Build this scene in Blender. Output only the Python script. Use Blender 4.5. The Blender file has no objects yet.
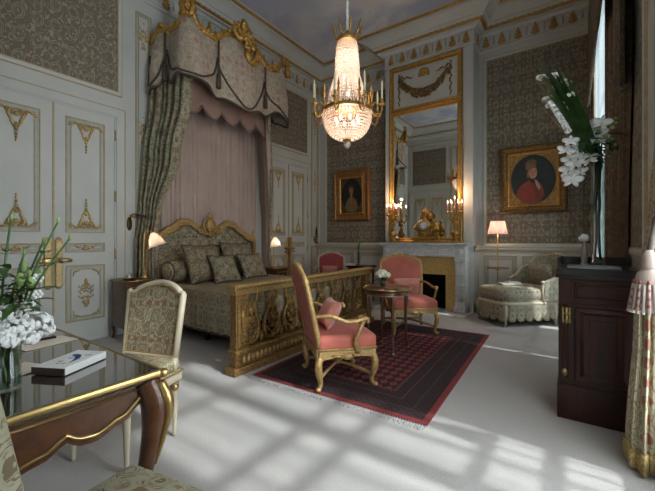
import bpy, math, random
from mathutils import Vector, Matrix
PI = math.pi
sc = bpy.context.scene
COL = sc.collection
rnd = random.Random(11)

# ------------------------------------------------------------------ mesh builder
class MB:
    def __init__(s, M=None):
        s.v = []; s.f = []; s.mi = []; s.sm = []; s.M = M or Matrix.Identity(4)
    def add(s, vs, fs, mi=0, smooth=False, M=None):
        T = s.M @ M if M is not None else s.M
        b = len(s.v)
        s.v.extend([(T @ Vector(p)) for p in vs])
        for f in fs:
            s.f.append([b + i for i in f]); s.mi.append(mi); s.sm.append(smooth)
    def bx(s, x0, x1, y0, y1, z0, z1, mi=0, M=None):
        vs = [(x0,y0,z0),(x1,y0,z0),(x1,y1,z0),(x0,y1,z0),(x0,y0,z1),(x1,y0,z1),(x1,y1,z1),(x0,y1,z1)]
        s.add(vs, [(0,3,2,1),(4,5,6,7),(0,1,5,4),(1,2,6,5),(2,3,7,6),(3,0,4,7)], mi, False, M)
    def cbx(s, x0, x1, y0, y1, z0, z1, r=.006, mi=0, M=None):
        s.rbox(((x0+x1)/2,(y0+y1)/2,(z0+z1)/2), (x1-x0, y1-y0, z1-z0), r, mi, n=1, M=M)
    def rbox(s, c, size, r, mi=0, n=2, bulge=0, inner=1, M=None):
        h = [max(d/2, 1e-4) for d in size]; r = min(r, min(h)*.999)
        def samples(hh):
            o = [-hh + r*(1-math.cos(PI/2*k/(n+1)))*1.0 for k in range(n+1)]
            o = [-hh + r*k/(n+1) for k in range(n+1)]
            mid = [(-hh+r) + (2*(hh-r))*k/(inner+1) for k in range(inner+2)] if hh > r+1e-6 else [0]
            return o + mid + [-q for q in reversed(o)]
        S = [samples(x) for x in h]
        key = {}; vs = []; fs = []
        def vid(p):
            q = [max(-(h[i]-r), min(h[i]-r, p[i])) for i in range(3)]
            d = Vector([p[i]-q[i] for i in range(3)])
            d = d.normalized()*r if d.length > 1e-9 else d
            w = [q[i]+d[i] for i in range(3)]
            if bulge:
                ux, uy = w[0]/h[0], w[1]/h[1]
                if w[2] > 0: w[2] += bulge*max(0,1-ux*ux)*max(0,1-uy*uy)
            k = tuple(round(x, 5) for x in w)
            if k not in key:
                key[k] = len(vs); vs.append([w[i]+c[i] for i in range(3)])
            return key[k]
        for ax in range(3):
            a, b = (ax+1) % 3, (ax+2) % 3
            for sg in (-1, 1):
                for i in range(len(S[a])-1):
                    for j in range(len(S[b])-1):
                        q = []
                        for (ii, jj) in ((i,j),(i+1,j),(i+1,j+1),(i,j+1)):
                            p = [0,0,0]; p[ax] = sg*h[ax]; p[a] = S[a][ii]; p[b] = S[b][jj]
                            q.append(vid(p))
                        if sg < 0: q.reverse()
                        u = []
                        for x in q:
                            if x not in u: u.append(x)
                        if len(u) > 2: fs.append(u)
        s.add(vs, fs, mi, r > .008, M)
    def tube(s, path, r, n=7, mi=0, closed=False, caps=True, M=None, flat=1.0):
        P = [Vector(p) for p in path]; N = len(P)
        rs = r if isinstance(r, (list, tuple)) else [r]*N
        T = []
        for i in range(N):
            a = P[(i-1) % N] if (closed or i > 0) else P[i]
            b = P[(i+1) % N] if (closed or i < N-1) else P[i]
            t = b-a
            T.append(t.normalized() if t.length > 1e-9 else Vector((0,0,1)))
        up = Vector((0,0,1)) if abs(T[0].z) < .9 else Vector((1,0,0))
        x = (up - T[0]*up.dot(T[0])).normalized()
        vs = []
        for i in range(N):
            x = x - T[i]*x.dot(T[i])
            x = x.normalized() if x.length > 1e-6 else T[i].orthogonal().normalized()
            y = T[i].cross(x)
            for k in range(n):
                a = 2*PI*k/n
                vs.append(P[i] + x*(math.cos(a)*rs[i]) + y*(math.sin(a)*rs[i]*flat))
        fs = []
        for i in range(N if closed else N-1):
            j = (i+1) % N
            for k in range(n):
                l = (k+1) % n
                fs.append((i*n+k, i*n+l, j*n+l, j*n+k))
        if not closed and caps:
            fs.append(tuple(reversed(range(n)))); fs.append(tuple((N-1)*n+k for k in range(n)))
        s.add(vs, fs, mi, True, M)
    def lathe(s, prof, n=20, c=(0,0,0), mi=0, M=None, sx=1, sy=1, smooth=True, caps=True):
        vs = []; m = len(prof)
        for (r, z) in prof:
            for k in range(n):
                a = 2*PI*k/n
                vs.append((c[0]+r*math.cos(a)*sx, c[1]+r*math.sin(a)*sy, c[2]+z))
        fs = []
        for i in range(m-1):
            for k in range(n):
                l = (k+1) % n
                fs.append((i*n+k, i*n+l, (i+1)*n+l, (i+1)*n+k))
        if caps:
            fs.append(tuple(reversed(range(n)))); fs.append(tuple((m-1)*n+k for k in range(n)))
        s.add(vs, fs, mi, smooth, M)
    def ell(s, c, r, n=8, m=5, mi=0, M=None, R=None):
        if not isinstance(r, (list, tuple)): r = (r, r, r)
        vs = []; fs = []
        for i in range(m+1):
            t = PI*i/m
            for k in range(n):
                a = 2*PI*k/n
                p = Vector((r[0]*math.sin(t)*math.cos(a), r[1]*math.sin(t)*math.sin(a), -r[2]*math.cos(t)))
                if R is not None: p = R @ p
                vs.append((c[0]+p[0], c[1]+p[1], c[2]+p[2]))
        for i in range(m):
            for k in range(n):
                l = (k+1) % n
                fs.append((i*n+k, i*n+l, (i+1)*n+l, (i+1)*n+k))
        s.add(vs, fs, mi, True, M)
    def grid(s, fn, nu, nv, mi=0, M=None, closeu=False, smooth=True):
        vs = []
        for j in range(nv+1):
            for i in range(nu if closeu else nu+1):
                vs.append(fn(i/nu, j/nv))
        w = nu if closeu else nu+1
        fs = []
        for j in range(nv):
            for i in range(nu):
                i2 = (i+1) % w
                fs.append((j*w+i, j*w+i2, (j+1)*w+i2, (j+1)*w+i))
        s.add(vs, fs, mi, smooth, M)
    def prism(s, poly, z0, z1, mi=0, M=None):
        n = len(poly)
        vs = [(p[0],p[1],z0) for p in poly] + [(p[0],p[1],z1) for p in poly]
        fs = [tuple(reversed(range(n))), tuple(range(n, 2*n))]
        for i in range(n):
            j = (i+1) % n
            fs.append((i, j, n+j, n+i))
        s.add(vs, fs, mi, False, M)
    def panel(s, poly, bulge, mi=0, M=None, z=0, rings=(0,.4,.7,.9,1)):
        """filled outline with a bulge along +z; star shaped outlines"""
        n = len(poly); cx = sum(p[0] for p in poly)/n; cy = sum(p[1] for p in poly)/n
        vs = [(cx,cy,z+bulge)]
        for q in rings[1:]:
            for p in poly:
                vs.append((cx+(p[0]-cx)*q, cy+(p[1]-cy)*q, z+bulge*(1-q**2.5)))
        fs = [(0, 1+i, 1+(i+1) % n) for i in range(n)]
        for k in range(len(rings)-2):
            a = 1+k*n; b = a+n
            for i in range(n):
                j = (i+1) % n
                fs.append((a+i, b+i, b+j, a+j))
        s.add(vs, fs, mi, True, M)
    def pillow(s, w, h, t, mi=0, M=None, n=12):
        def top(sg):
            def fn(a, b):
                u, v = a*2-1, b*2-1
                k = (1-u**4)*(1-v**4)
                pin = 1-.07*(1-(1-u*u)*(1-v*v))-.0*u
                pinch = 1 - .10*(u*u*(1-v*v)+v*v*(1-u*u))
                return (u*w/2*pinch, v*h/2*pinch, sg*t/2*math.sqrt(max(0,k))**.9)
            return fn
        s.grid(top(1), n, n, mi, M); 
        f = top(-1); s.grid(lambda a, b: f(1-a, b), n, n, mi, M)
    def rectmould(s, u0, u1, v0, v1, prof, mi=0, M=None):
        """mitred moulding round a rectangle: prof = [(inset, depth)]"""
        vs = []
        for (a, d) in prof:
            vs += [(u0+a,v0+a,d),(u1-a,v0+a,d),(u1-a,v1-a,d),(u0+a,v1-a,d)]
        fs = []
        for i in range(len(prof)-1):
            for k in range(4):
                l = (k+1) % 4
                fs.append((i*4+k, i*4+l, (i+1)*4+l, (i+1)*4+k))
        s.add(vs, fs, mi, False, M)
    def build(s, name, mats, parent=None, structure=False):
        me = bpy.data.meshes.new(name)
        me.from_pydata([tuple(p) for p in s.v], [], s.f)
        if not isinstance(mats, (list, tuple)): mats = [mats]
        for m in mats: me.materials.append(m)
        me.polygons.foreach_set('material_index', s.mi)
        me.polygons.foreach_set('use_smooth', s.sm)
        me.update()
        o = bpy.data.objects.new(name, me); COL.objects.link(o)
        if parent is not None: o.parent = parent
        if structure and parent is None: o['kind'] = 'structure'
        return o

def thing(name, label, cat, loc=(0,0,0), rz=0, group=None):
    o = bpy.data.objects.new(name, None); COL.objects.link(o)
    o.empty_display_size = .1
    o.location = loc; o.rotation_euler = (0,0,rz)
    o['label'] = label; o['category'] = cat
    if group: o['group'] = group
    return o
def tag(o, label, cat, group=None, kind=None):
    o['label'] = label; o['category'] = cat
    if group: o['group'] = group
    if kind: o['kind'] = kind
    return o
def copy_tree(o, parent=None):
    c = o.copy(); COL.objects.link(c)
    if parent is not None: c.parent = parent
    for ch in list(o.children): copy_tree(ch, c)
    return c
def T(x, y, z): return Matrix.Translation((x, y, z))
def RX(a): return Matrix.Rotation(a, 4, 'X')
def RY(a): return Matrix.Rotation(a, 4, 'Y')
def RZ(a): return Matrix.Rotation(a, 4, 'Z')
def SC(x, y, z): return Matrix.Diagonal((x, y, z, 1))
def plane(o, u, v):
    u = Vector(u).normalized(); v = Vector(v).normalized(); n = u.cross(v)
    m = Matrix.Identity(4)
    for i in range(3):
        m[i][0] = u[i]; m[i][1] = v[i]; m[i][2] = n[i]; m[i][3] = o[i]
    return m
def crom(pts, k=6, closed=False):
    P = [Vector(p) for p in pts]; out = []; n = len(P)
    for i in range(n if closed else n-1):
        p0 = P[(i-1) % n] if (closed or i > 0) else P[i]
        p1 = P[i]; p2 = P[(i+1) % n]
        p3 = P[(i+2) % n] if (closed or i < n-2) else p2
        for j in range(k):
            t = j/k
            out.append(.5*((2*p1)+(p2-p0)*t+(2*p0-5*p1+4*p2-p3)*t*t+(3*p1-p0-3*p2+p3)*t**3))
    if not closed: out.append(P[-1])
    return out
def lerp(a, b, t): return a+(b-a)*t
def interp(tab, x):
    if x <= tab[0][0]: return tab[0][1]
    for (a, fa), (b, fb) in zip(tab, tab[1:]):
        if x <= b:
            t = (x-a)/(b-a); t = t*t*(3-2*t)
            return fa+(fb-fa)*t
    return tab[-1][1]

# ------------------------------------------------------------------ materials
class NT:
    def __init__(s, name):
        s.m = bpy.data.materials.new(name); s.m.use_nodes = True
        s.t = s.m.node_tree; s.b = s.t.nodes['Principled BSDF']
        s.out = s.t.nodes['Material Output']
    def n(s, typ, **kw):
        x = s.t.nodes.new(typ)
        for k, v in kw.items(): setattr(x, k, v)
        return x
    def link(s, a, b): s.t.links.new(a, b)
    def math(s, op, a, b=None, c=None):
        x = s.n('ShaderNodeMath', operation=op)
        for i, q in enumerate((a, b, c)):
            if q is None: continue
            if isinstance(q, (int, float)): x.inputs[i].default_value = q
            else: s.link(q, x.inputs[i])
        return x.outputs[0]
    def obj(s):
        return s.n('ShaderNodeTexCoord').outputs['Object']
    def sep(s, v):
        x = s.n('ShaderNodeSeparateXYZ'); s.link(v, x.inputs[0]); return x.outputs
    def comb(s, a, b, c):
        x = s.n('ShaderNodeCombineXYZ')
        for i, q in enumerate((a, b, c)):
            if isinstance(q, (int, float)): x.inputs[i].default_value = q
            else: s.link(q, x.inputs[i])
        return x.outputs[0]
    def noise(s, vec, scale, detail=3, rough=.5, dist=0):
        x = s.n('ShaderNodeTexNoise'); s.link(vec, x.inputs['Vector'])
        x.inputs['Scale'].default_value = scale; x.inputs['Detail'].default_value = detail
        x.inputs['Roughness'].default_value = rough; x.inputs['Distortion'].default_value = dist
        return x.outputs['Fac']
    def ramp(s, fac, stops, interp='LINEAR'):
        x = s.n('ShaderNodeValToRGB'); x.color_ramp.interpolation = interp
        e = x.color_ramp.elements
        while len(e) < len(stops): e.new(.5)
        for i, (p, c) in enumerate(stops):
            e[i].position = p; e[i].color = (*c, 1) if len(c) == 3 else c
        s.link(fac, x.inputs[0]); return x.outputs[0]
    def mix(s, fac, a, b):
        x = s.n('ShaderNodeMix', data_type='RGBA')
        for q, i in ((fac, 0), (a, 6), (b, 7)):
            if isinstance(q, (int, float)): x.inputs[i].default_value = q
            elif isinstance(q, tuple): x.inputs[i].default_value = (*q, 1)
            else: s.link(q, x.inputs[i])
        return x.outputs[2]
    def bump(s, h, strength, dist=.01):
        x = s.n('ShaderNodeBump'); x.inputs['Strength'].default_value = strength
        x.inputs['Distance'].default_value = dist
        s.link(h, x.inputs['Height']); s.link(x.outputs[0], s.b.inputs['Normal'])
    def set(s, col=None, rough=None, metal=None, **kw):
        if col is not None:
            if isinstance(col, tuple): s.b.inputs['Base Color'].default_value = (*col, 1)
            else: s.link(col, s.b.inputs['Base Color'])
        if rough is not None: s.b.inputs['Roughness'].default_value = rough
        if metal is not None: s.b.inputs['Metallic'].default_value = metal
        for k, v in kw.items(): s.b.inputs[k.replace('_', ' ')].default_value = v
        return s

def plain(name, col, rough=.6, metal=0, var=.12, nscale=9, bump=0, bscale=60, **kw):
    m = NT(name); v = m.obj()
    f = m.noise(v, nscale, 3)
    c = m.ramp(f, [(.3, tuple(x*(1-var) for x in col)), (.7, tuple(min(1, x*(1+var)) for x in col))])
    m.set(c, rough, metal, **kw)
    if bump: m.bump(m.noise(v, bscale, 2), bump, .01)
    return m.m
def damask(name, bg, fg, acc=None, p=.14, pz=.2, scale=14, cut=.5, soft=.03, acut=.62, rough=.8, sheen=0, thr=None):
    m = NT(name); x, y, z = m.sep(m.obj())
    # half drop ogee repeat: cosines of the three axes, mixed so that a half step keeps the motif
    A = m.math('COSINE', m.math('MULTIPLY', x, PI/p)); B = m.math('COSINE', m.math('MULTIPLY', y, PI/p)); C = m.math('COSINE', m.math('MULTIPLY', z, PI/pz))
    q1 = m.math('ADD', m.math('MULTIPLY', A, B), m.math('MULTIPLY', C, m.math('ADD', A, B)))
    sm = m.math('ADD', A, m.math('ADD', B, C)); q2 = m.math('MULTIPLY', sm, sm)
    wob = m.noise(m.obj(), 1.9/p, 2, .6); wo2 = m.noise(m.obj(), 2.6/p, 2, .6)
    v = m.comb(m.math('ADD', q1, m.math('MULTIPLY', wo2, 1.1)), m.math('ADD', m.math('MULTIPLY', q2, .45), m.math('MULTIPLY', wob, 1.1)), m.math('ADD', m.math('MULTIPLY', wob, .9), pz*40))
    f = m.noise(v, 2.0, 2, .55, .3)
    c = m.ramp(f, [(cut-soft, bg), (cut+soft, fg)])
    if acc:
        w = m.comb(m.math('ADD', q1, 7.3), m.math('ADD', m.math('MULTIPLY', q2, .3), 3.1), m.math('MULTIPLY', wob, .4))
        a = m.noise(w, 1.5, 1, .5, .4)
        k = m.ramp(a, [(acut+.03, (0,0,0)), (acut+.08, (1,1,1))])
        c = m.mix(k, c, acc)
    big = m.noise(m.obj(), 2.0, 2)
    m.set(c, rough)
    if sheen: m.set(Sheen_Weight=sheen)
    m.bump(f, .15, .004)
    return m.m

WHITE = plain('painted_boiserie', (.555,.55,.51), .42, var=.04, nscale=3)
WHITE2 = plain('painted_panel_recess', (.55,.535,.475), .45, var=.04, nscale=3)
SAGE = plain('sage_panel_band', (.40,.41,.355), .5, var=.05)
GOLDO = plain('gilt_carving', (.56,.38,.15), .42, .45, var=.3, nscale=40, bump=.25)
BRASSL = plain('chased_pale_brass', (.60,.45,.22), .42, .6, var=.3, nscale=90, bump=.4, bscale=150)
BEIGE = plain('gilt_beige_line', (.46,.345,.18), .45, var=.15, nscale=20)
CREAM = plain('cream_dado_paint', (.56,.51,.40), .45, var=.05)
GOLD = plain('gilding', (.50,.285,.075), .40, .7, var=.35, nscale=35, bump=.35, bscale=90)
GOLDD = plain('aged_gilding', (.27,.155,.05), .45, .55, var=.5, nscale=45, bump=.5, bscale=80)
GOLDP = plain('pale_gilt_wood', (.42,.265,.10), .45, .4, var=.3, nscale=40, bump=.25, bscale=90)
BRASS = plain('polished_brass', (.50,.345,.14), .28, .9, var=.12, nscale=25)
BRASSS = plain('hammered_brass_sheet', (.64,.42,.15), .42, .25, var=.18, nscale=25, bump=.2, bscale=60)
WALLP = damask('wallpaper_damask', (.165,.13,.092), (.325,.30,.225), (.20,.135,.095), p=.085, pz=.125, scale=21, cut=.5, acut=.60)
BROC = damask('canopy_brocade', (.31,.235,.165), (.44,.37,.28), (.36,.20,.145), p=.10, pz=.13, scale=20, cut=.5, acut=.60, sheen=.2)
DRAPE = damask('bed_drape_brocade', (.12,.10,.058), (.32,.285,.19), (.22,.13,.075), p=.09, pz=.13, scale=18, cut=.5, acut=.6)
PILF = damask('pillow_brocade', (.12,.095,.055), (.34,.29,.19), (.22,.13,.06), p=.09, pz=.10, scale=30, cut=.5, acut=.6)
COVER = damask('bedspread_brocade', (.20,.155,.095), (.36,.31,.21), (.26,.16,.09), p=.10, pz=.11, scale=26, cut=.5, acut=.6)
CHAIRF = damask('chair_tapestry', (.37,.33,.22), (.19,.14,.07), (.23,.11,.06), p=.062, pz=.075, scale=17, cut=.5, acut=.62)
SEATF = damask('foreground_seat_tapestry', (.38,.35,.24), (.16,.115,.065), (.24,.14,.065), p=.07, pz=.08, scale=17, cut=.54, acut=.63)
CHAISEF = damask('daybed_floral_print', (.38,.35,.26), (.19,.17,.11), (.27,.16,.10), p=.07, pz=.08, scale=24, cut=.53, acut=.64)
WCURT = damask('window_curtain_brocade', (.10,.07,.043), (.18,.14,.085), (.15,.08,.05), p=.08, pz=.12, scale=20, cut=.5, acut=.6)
NCURT = damask('near_curtain_floral', (.42,.37,.25), (.23,.17,.095), (.27,.10,.06), p=.08, pz=.10, scale=19, cut=.52, acut=.64)
PINKC = plain('rose_silk', (.42,.305,.25), .5, var=.08, nscale=4, Sheen_Weight=.3)
PINKD = plain('rose_silk_lining', (.29,.18,.14), .55, var=.08, nscale=4)
VELV = plain('coral_velvet', (.42,.105,.07), .75, var=.16, nscale=7, Sheen_Weight=.15)
VELVD = plain('rose_back_cloth', (.38,.12,.09), .8, var=.1, nscale=10)
CUSHP = plain('salmon_cushion_cloth', (.56,.22,.16), .75, var=.12, nscale=14, Sheen_Weight=.4)
REDD = plain('deep_red_velvet', (.30,.05,.05), .8, var=.15, Sheen_Weight=.4)
CORD = plain('dark_cord', (.075,.055,.04), .8, var=.3, nscale=40)
FRINGE = plain('bullion_fringe', (.42,.30,.12), .75, var=.4, nscale=60, bump=.4, bscale=120)
CREAMW = plain('cream_painted_wood', (.52,.445,.32), .4, var=.08)
IVORY = plain('candle_wax', (.80,.68,.46), .45, var=.05)
BLACKM = plain('black_iron', (.012,.011,.01), .6, var=.2)
SOOT = plain('sooty_firebox', (.012,.011,.010), .95, var=.3)
GREEN = plain('leaf_green', (.055,.12,.03), .5, var=.4, nscale=18)
GREEND = plain('dark_leaf_green', (.02,.055,.018), .5, var=.4, nscale=18)
BUD = plain('pale_green_bud', (.26,.36,.12), .55, var=.2)
PETAL = plain('white_petal', (.80,.80,.78), .6, var=.06, nscale=30)
PETALC = plain('cream_petal', (.72,.72,.55), .6, var=.08, nscale=30)
PAPER = plain('cream_paper', (.74,.63,.52), .7, var=.03)
BOOKW = plain('white_card', (.78,.78,.76), .5, var=.03)
BOOKB = plain('brown_box_side', (.075,.05,.04), .5, var=.1)
BLUE = plain('ultramarine_ink', (.015,.025,.20), .5, var=.2)
GREYI = plain('grey_print', (.50,.49,.49), .6, var=.15, nscale=60)
DIAL = plain('enamel_dial', (.80,.80,.80), .3, var=.03)
LINEN = plain('towel_linen', (.72,.70,.64), .8, var=.06)
STEEL = plain('silver', (.65,.63,.58), .25, .9, var=.1)
LAPTOP = plain('slate_tray', (.21,.22,.25), .3, .3, var=.05)
FIG = plain('blush_porcelain', (.33,.25,.215), .4, var=.1)

def wood(name, dark, light, rough=.25, stretch=(14,14,1.6), coat=.3):
    m = NT(name); v = m.obj()
    mp = m.n('ShaderNodeMapping'); m.link(v, mp.inputs[0]); mp.inputs['Scale'].default_value = stretch
    f = m.noise(mp.outputs[0], 1.6, 5, .6, .8)
    m.set(m.ramp(f, [(.3, dark), (.7, light)]), rough)
    m.b.inputs['Coat Weight'].default_value = coat
    m.b.inputs['Coat Roughness'].default_value = .12
    return m.m
MAHOG = wood('dark_mahogany', (.012,.0045,.003), (.050,.014,.007), .36, coat=.03)
MAHOG.node_tree.nodes['Principled BSDF'].inputs['Specular IOR Level'].default_value = .25
BLACKW = wood('ebonised_top', (.006,.005,.005), (.014,.010,.009), .28)
ROSEW = wood('rosewood_veneer', (.045,.016,.007), (.135,.050,.019), .3, (2.5,14,14))
TABLEW = wood('table_rosewood', (.05,.02,.010), (.12,.05,.022), .28, (10,10,2))
m = NT('desk_top_glass_over_leather'); m.set(m.ramp(m.noise(m.obj(), 5, 4), [(.3, (.030,.020,.013)), (.7, (.055,.036,.022))]), .06)
m.b.inputs['Specular IOR Level'].default_value = .8
m.b.inputs['Coat Weight'].default_value = 1; m.b.inputs['Coat Roughness'].default_value = .02; m.b.inputs['Coat IOR'].default_value = 1.9
DESKTOP = m.m
# marble
m = NT('white_marble'); v = m.obj()
f = m.noise(v, 3.5, 7, .62, 1.6)
m.set(m.ramp(f, [(.35,(.58,.575,.565)), (.5,(.70,.695,.68)), (.57,(.50,.50,.50)), (.65,(.72,.71,.69))]), .3)
MARBLE = m.m
# carpet
m = NT('pale_wool_carpet'); v = m.obj()
f = m.noise(v, 130, 3, .6); g = m.noise(v, 1.2, 3)
m.set(m.mix(m.ramp(g, [(.35,(0,0,0)), (.65,(1,1,1))]), m.ramp(f, [(.3,(.40,.375,.355)), (.7,(.515,.482,.455))]), m.ramp(f, [(.3,(.42,.395,.375)), (.7,(.535,.503,.476))])), .95)
m.bump(f, .35, .006)
CARPET = m.m
# painted sky ceiling
m = NT('painted_cloud_ceiling'); v = m.obj()
f = m.noise(v, .9, 5, .55, .5); g = m.noise(v, .45, 3, .5, .3)
a = m.ramp(f, [(.40,(.40,.44,.55)), (.5,(.62,.63,.67)), (.60,(.86,.82,.76))])
m.set(m.mix(m.ramp(g, [(.4,(0,0,0)), (.65,(.6,.6,.6))]), a, (.60,.57,.62)), .8)
SKYC = m.m
# mirror
m = NT('old_mirror_glass'); m.set((.78,.79,.76), .015, 1.0); MIRROR = m.m
# thin clear glass : mostly transparent with a fresnel sheen
def glassmat(name, tint, spec=1.0, base=.04):
    m = NT(name); t = m.t; t.nodes.remove(m.b)
    tr = m.n('ShaderNodeBsdfTransparent'); tr.inputs[0].default_value = (*tint, 1)
    gl = m.n('ShaderNodeBsdfGlossy'); gl.inputs['Roughness'].default_value = .03
    lw = m.n('ShaderNodeLayerWeight'); lw.inputs[0].default_value = .35
    f = m.math('ADD', m.math('MULTIPLY', lw.outputs['Facing'], .5*spec), base)
    mx = m.n('ShaderNodeMixShader'); m.link(f, mx.inputs[0]); m.link(tr.outputs[0], mx.inputs[1]); m.link(gl.outputs[0], mx.inputs[2])
    m.link(mx.outputs[0], m.out.inputs[0]); return m.m
GLASS = glassmat('clear_glass', (.90,.94,.92))
PANE = glassmat('window_pane', (.96,.98,.98), .5, .02)
WATER = glassmat('stem_water', (.72,.86,.74), .4, .03)
# crystal beads: translucent + sparkle
m = NT('crystal_beads'); t = m.t; t.nodes.remove(m.b)
tl = m.n('ShaderNodeBsdfTranslucent'); tl.inputs[0].default_value = (.95,.86,.80,1)
df = m.n('ShaderNodeBsdfDiffuse'); df.inputs[0].default_value = (.85,.78,.70,1)
gl = m.n('ShaderNodeBsdfGlossy'); gl.inputs['Roughness'].default_value = .12; gl.inputs[0].default_value = (.95,.9,.85,1)
tr = m.n('ShaderNodeBsdfTransparent')
a = m.n('ShaderNodeMixShader'); a.inputs[0].default_value = .35; m.link(tl.outputs[0], a.inputs[1]); m.link(df.outputs[0], a.inputs[2])
b = m.n('ShaderNodeMixShader'); b.inputs[0].default_value = .22; m.link(a.outputs[0], b.inputs[1]); m.link(gl.outputs[0], b.inputs[2])
c = m.n('ShaderNodeMixShader'); c.inputs[0].default_value = .30; m.link(b.outputs[0], c.inputs[1]); m.link(tr.outputs[0], c.inputs[2])
m.link(c.outputs[0], m.out.inputs[0]); CRYSTAL = m.m
def emit(name, col, s):
    m = NT(name); m.set((.8,.7,.6), .5)
    m.b.inputs['Emission Color'].default_value = (*col, 1); m.b.inputs['Emission Strength'].default_value = s
    return m.m
BULB = emit('lit_bulb', (1,.70,.48), 7)
FLAME = emit('candle_flame_bulb', (1,.62,.38), 7)
REDWAX = plain('amber_candle', (.50,.24,.13), .45, var=.05)
GOLDC = plain('ormolu', (.40,.235,.055), .36, .75, var=.4, nscale=40, bump=.4, bscale=90)
# lit lamp shades: cloth that lets the bulb behind it through
def shade(name, col, s):
    m = NT(name); t = m.t; t.nodes.remove(m.b)
    tl = m.n('ShaderNodeBsdfTranslucent'); tl.inputs[0].default_value = (*col, 1)
    df = m.n('ShaderNodeBsdfDiffuse'); df.inputs[0].default_value = (*col, 1)
    a = m.n('ShaderNodeMixShader'); a.inputs[0].default_value = s
    m.link(tl.outputs[0], a.inputs[1]); m.link(df.outputs[0], a.inputs[2]); m.link(a.outputs[0], m.out.inputs[0]); return m.m
SHADEW = shade('frosted_tulip_glass', (.92,.80,.68), .45)
SHADEP = shade('pink_pleated_silk', (.86,.60,.52), .5)
# sheers: part open; stripes put into the openness streak the sun as folds would
m = NT('sheer_voile'); t = m.t; t.nodes.remove(m.b)
x, y, z = m.sep(m.obj())
st = m.noise(m.comb(0.0, y, 0.0), 9, 2, .6)
op = m.ramp(st, [(.38,(.22,.22,.22)), (.60,(.80,.80,.80))])
tr = m.n('ShaderNodeBsdfTransparent'); tl = m.n('ShaderNodeBsdfTranslucent'); tl.inputs[0].default_value = (.85,.88,.88,1)
a = m.n('ShaderNodeMixShader'); m.link(op, a.inputs[0]); m.link(tl.outputs[0], a.inputs[1]); m.link(tr.outputs[0], a.inputs[2])
m.link(a.outputs[0], m.out.inputs[0]); SHEER = m.m
m = NT('dense_voile'); t = m.t; t.nodes.remove(m.b)
tr = m.n('ShaderNodeBsdfTransparent'); tl = m.n('ShaderNodeBsdfTranslucent'); tl.inputs[0].default_value = (.20,.22,.225,1)
a = m.n('ShaderNodeMixShader'); a.inputs[0].default_value = .06; m.link(tl.outputs[0], a.inputs[1]); m.link(tr.outputs[0], a.inputs[2])
m.link(a.outputs[0], m.out.inputs[0]); SHEER2 = m.m
# bokhara rug
m = NT('bokhara_rug'); x, y, z = m.sep(m.obj())
RX_, RY_ = .81, 1.325
ax = m.math('SUBTRACT', RX_, m.math('ABSOLUTE', x)); ay = m.math('SUBTRACT', RY_, m.math('ABSOLUTE', y))
ed = m.math('MINIMUM', ax, ay)
DK = (.013,.008,.011); RD = (.22,.027,.027); GR = (.05,.032,.03)
fx = m.math('PINGPONG', x, .045); fy = m.math('PINGPONG', y, .058)
lo = m.math('ADD', m.math('DIVIDE', fx, .045), m.math('DIVIDE', fy, .058))
field = m.ramp(lo, [(.0, DK), (.16, RD), (.80, RD), (.90, DK), (1.30, DK), (1.42, (.20,.028,.026)), (1.9, DK)], 'CONSTANT')
bx_ = m.math('PINGPONG', x, .03); by_ = m.math('PINGPONG', y, .03)
bl = m.math('ADD', m.math('DIVIDE', bx_, .03), m.math('DIVIDE', by_, .03))
bnz = m.noise(m.obj(), 34, 2, .6)
bor = m.ramp(m.math('ADD', m.math('MULTIPLY', bl, .5), m.math('MULTIPLY', bnz, .6)), [(.0, (.07,.015,.016)), (.40, DK), (.66, DK), (.74, (.11,.02,.02)), (.80, DK), (.84, GR), (.90, DK)])
band = m.ramp(ed, [(.0, RD), (.045, (0,0,0)), (.05, (0,0,0))], 'CONSTANT')
isf = m.math('GREATER_THAN', ed, .40)
c = m.mix(isf, bor, field)
line = m.math('MULTIPLY', m.math('GREATER_THAN', ed, .375), m.math('LESS_THAN', ed, .40))
c = m.mix(line, c, (.12,.03,.03))
line2 = m.math('MULTIPLY', m.math('GREATER_THAN', ed, .15), m.math('LESS_THAN', ed, .165))
c = m.mix(line2, c, GR)
line3 = m.math('MULTIPLY', m.math('GREATER_THAN', ed, .28), m.math('LESS_THAN', ed, .29))
c = m.mix(line3, c, (.12,.04,.035))
c = m.mix(m.math('LESS_THAN', ed, .045), c, (.20,.027,.027))
m.set(c, .95); m.bump(m.noise(m.obj(), 160, 2), .3, .004)
RUG = m.m

# ------------------------------------------------------------------ the room
XL, XR, YB, YI, YF, XI = -4.95, .38, 6.75, .5, -2.6, -2.95
BX0, BX1, BY = -3.03, -1.39, 6.35          # chimney breast
H = 5.17
def struct(name, mb, mats, parent=None): return mb.build(name, mats, parent, structure=True)
b = MB(); b.bx(XL-.3, XR+.4, YF-.3, YB+.3, -.12, 0); struct('floor', b, CARPET)
b = MB(); b.bx(XL-.3, XR+.4, YF-.3, YB+.3, H, H+.15); struct('ceiling', b, SKYC)
b = MB(); b.bx(XL-.2, XL, YI-.2, YB+.2, 0, H); struct('wall_left', b, WHITE)
b = MB(); b.bx(XL, XR, YB, YB+.2, 0, H); struct('wall_back', b, WHITE)
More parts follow.
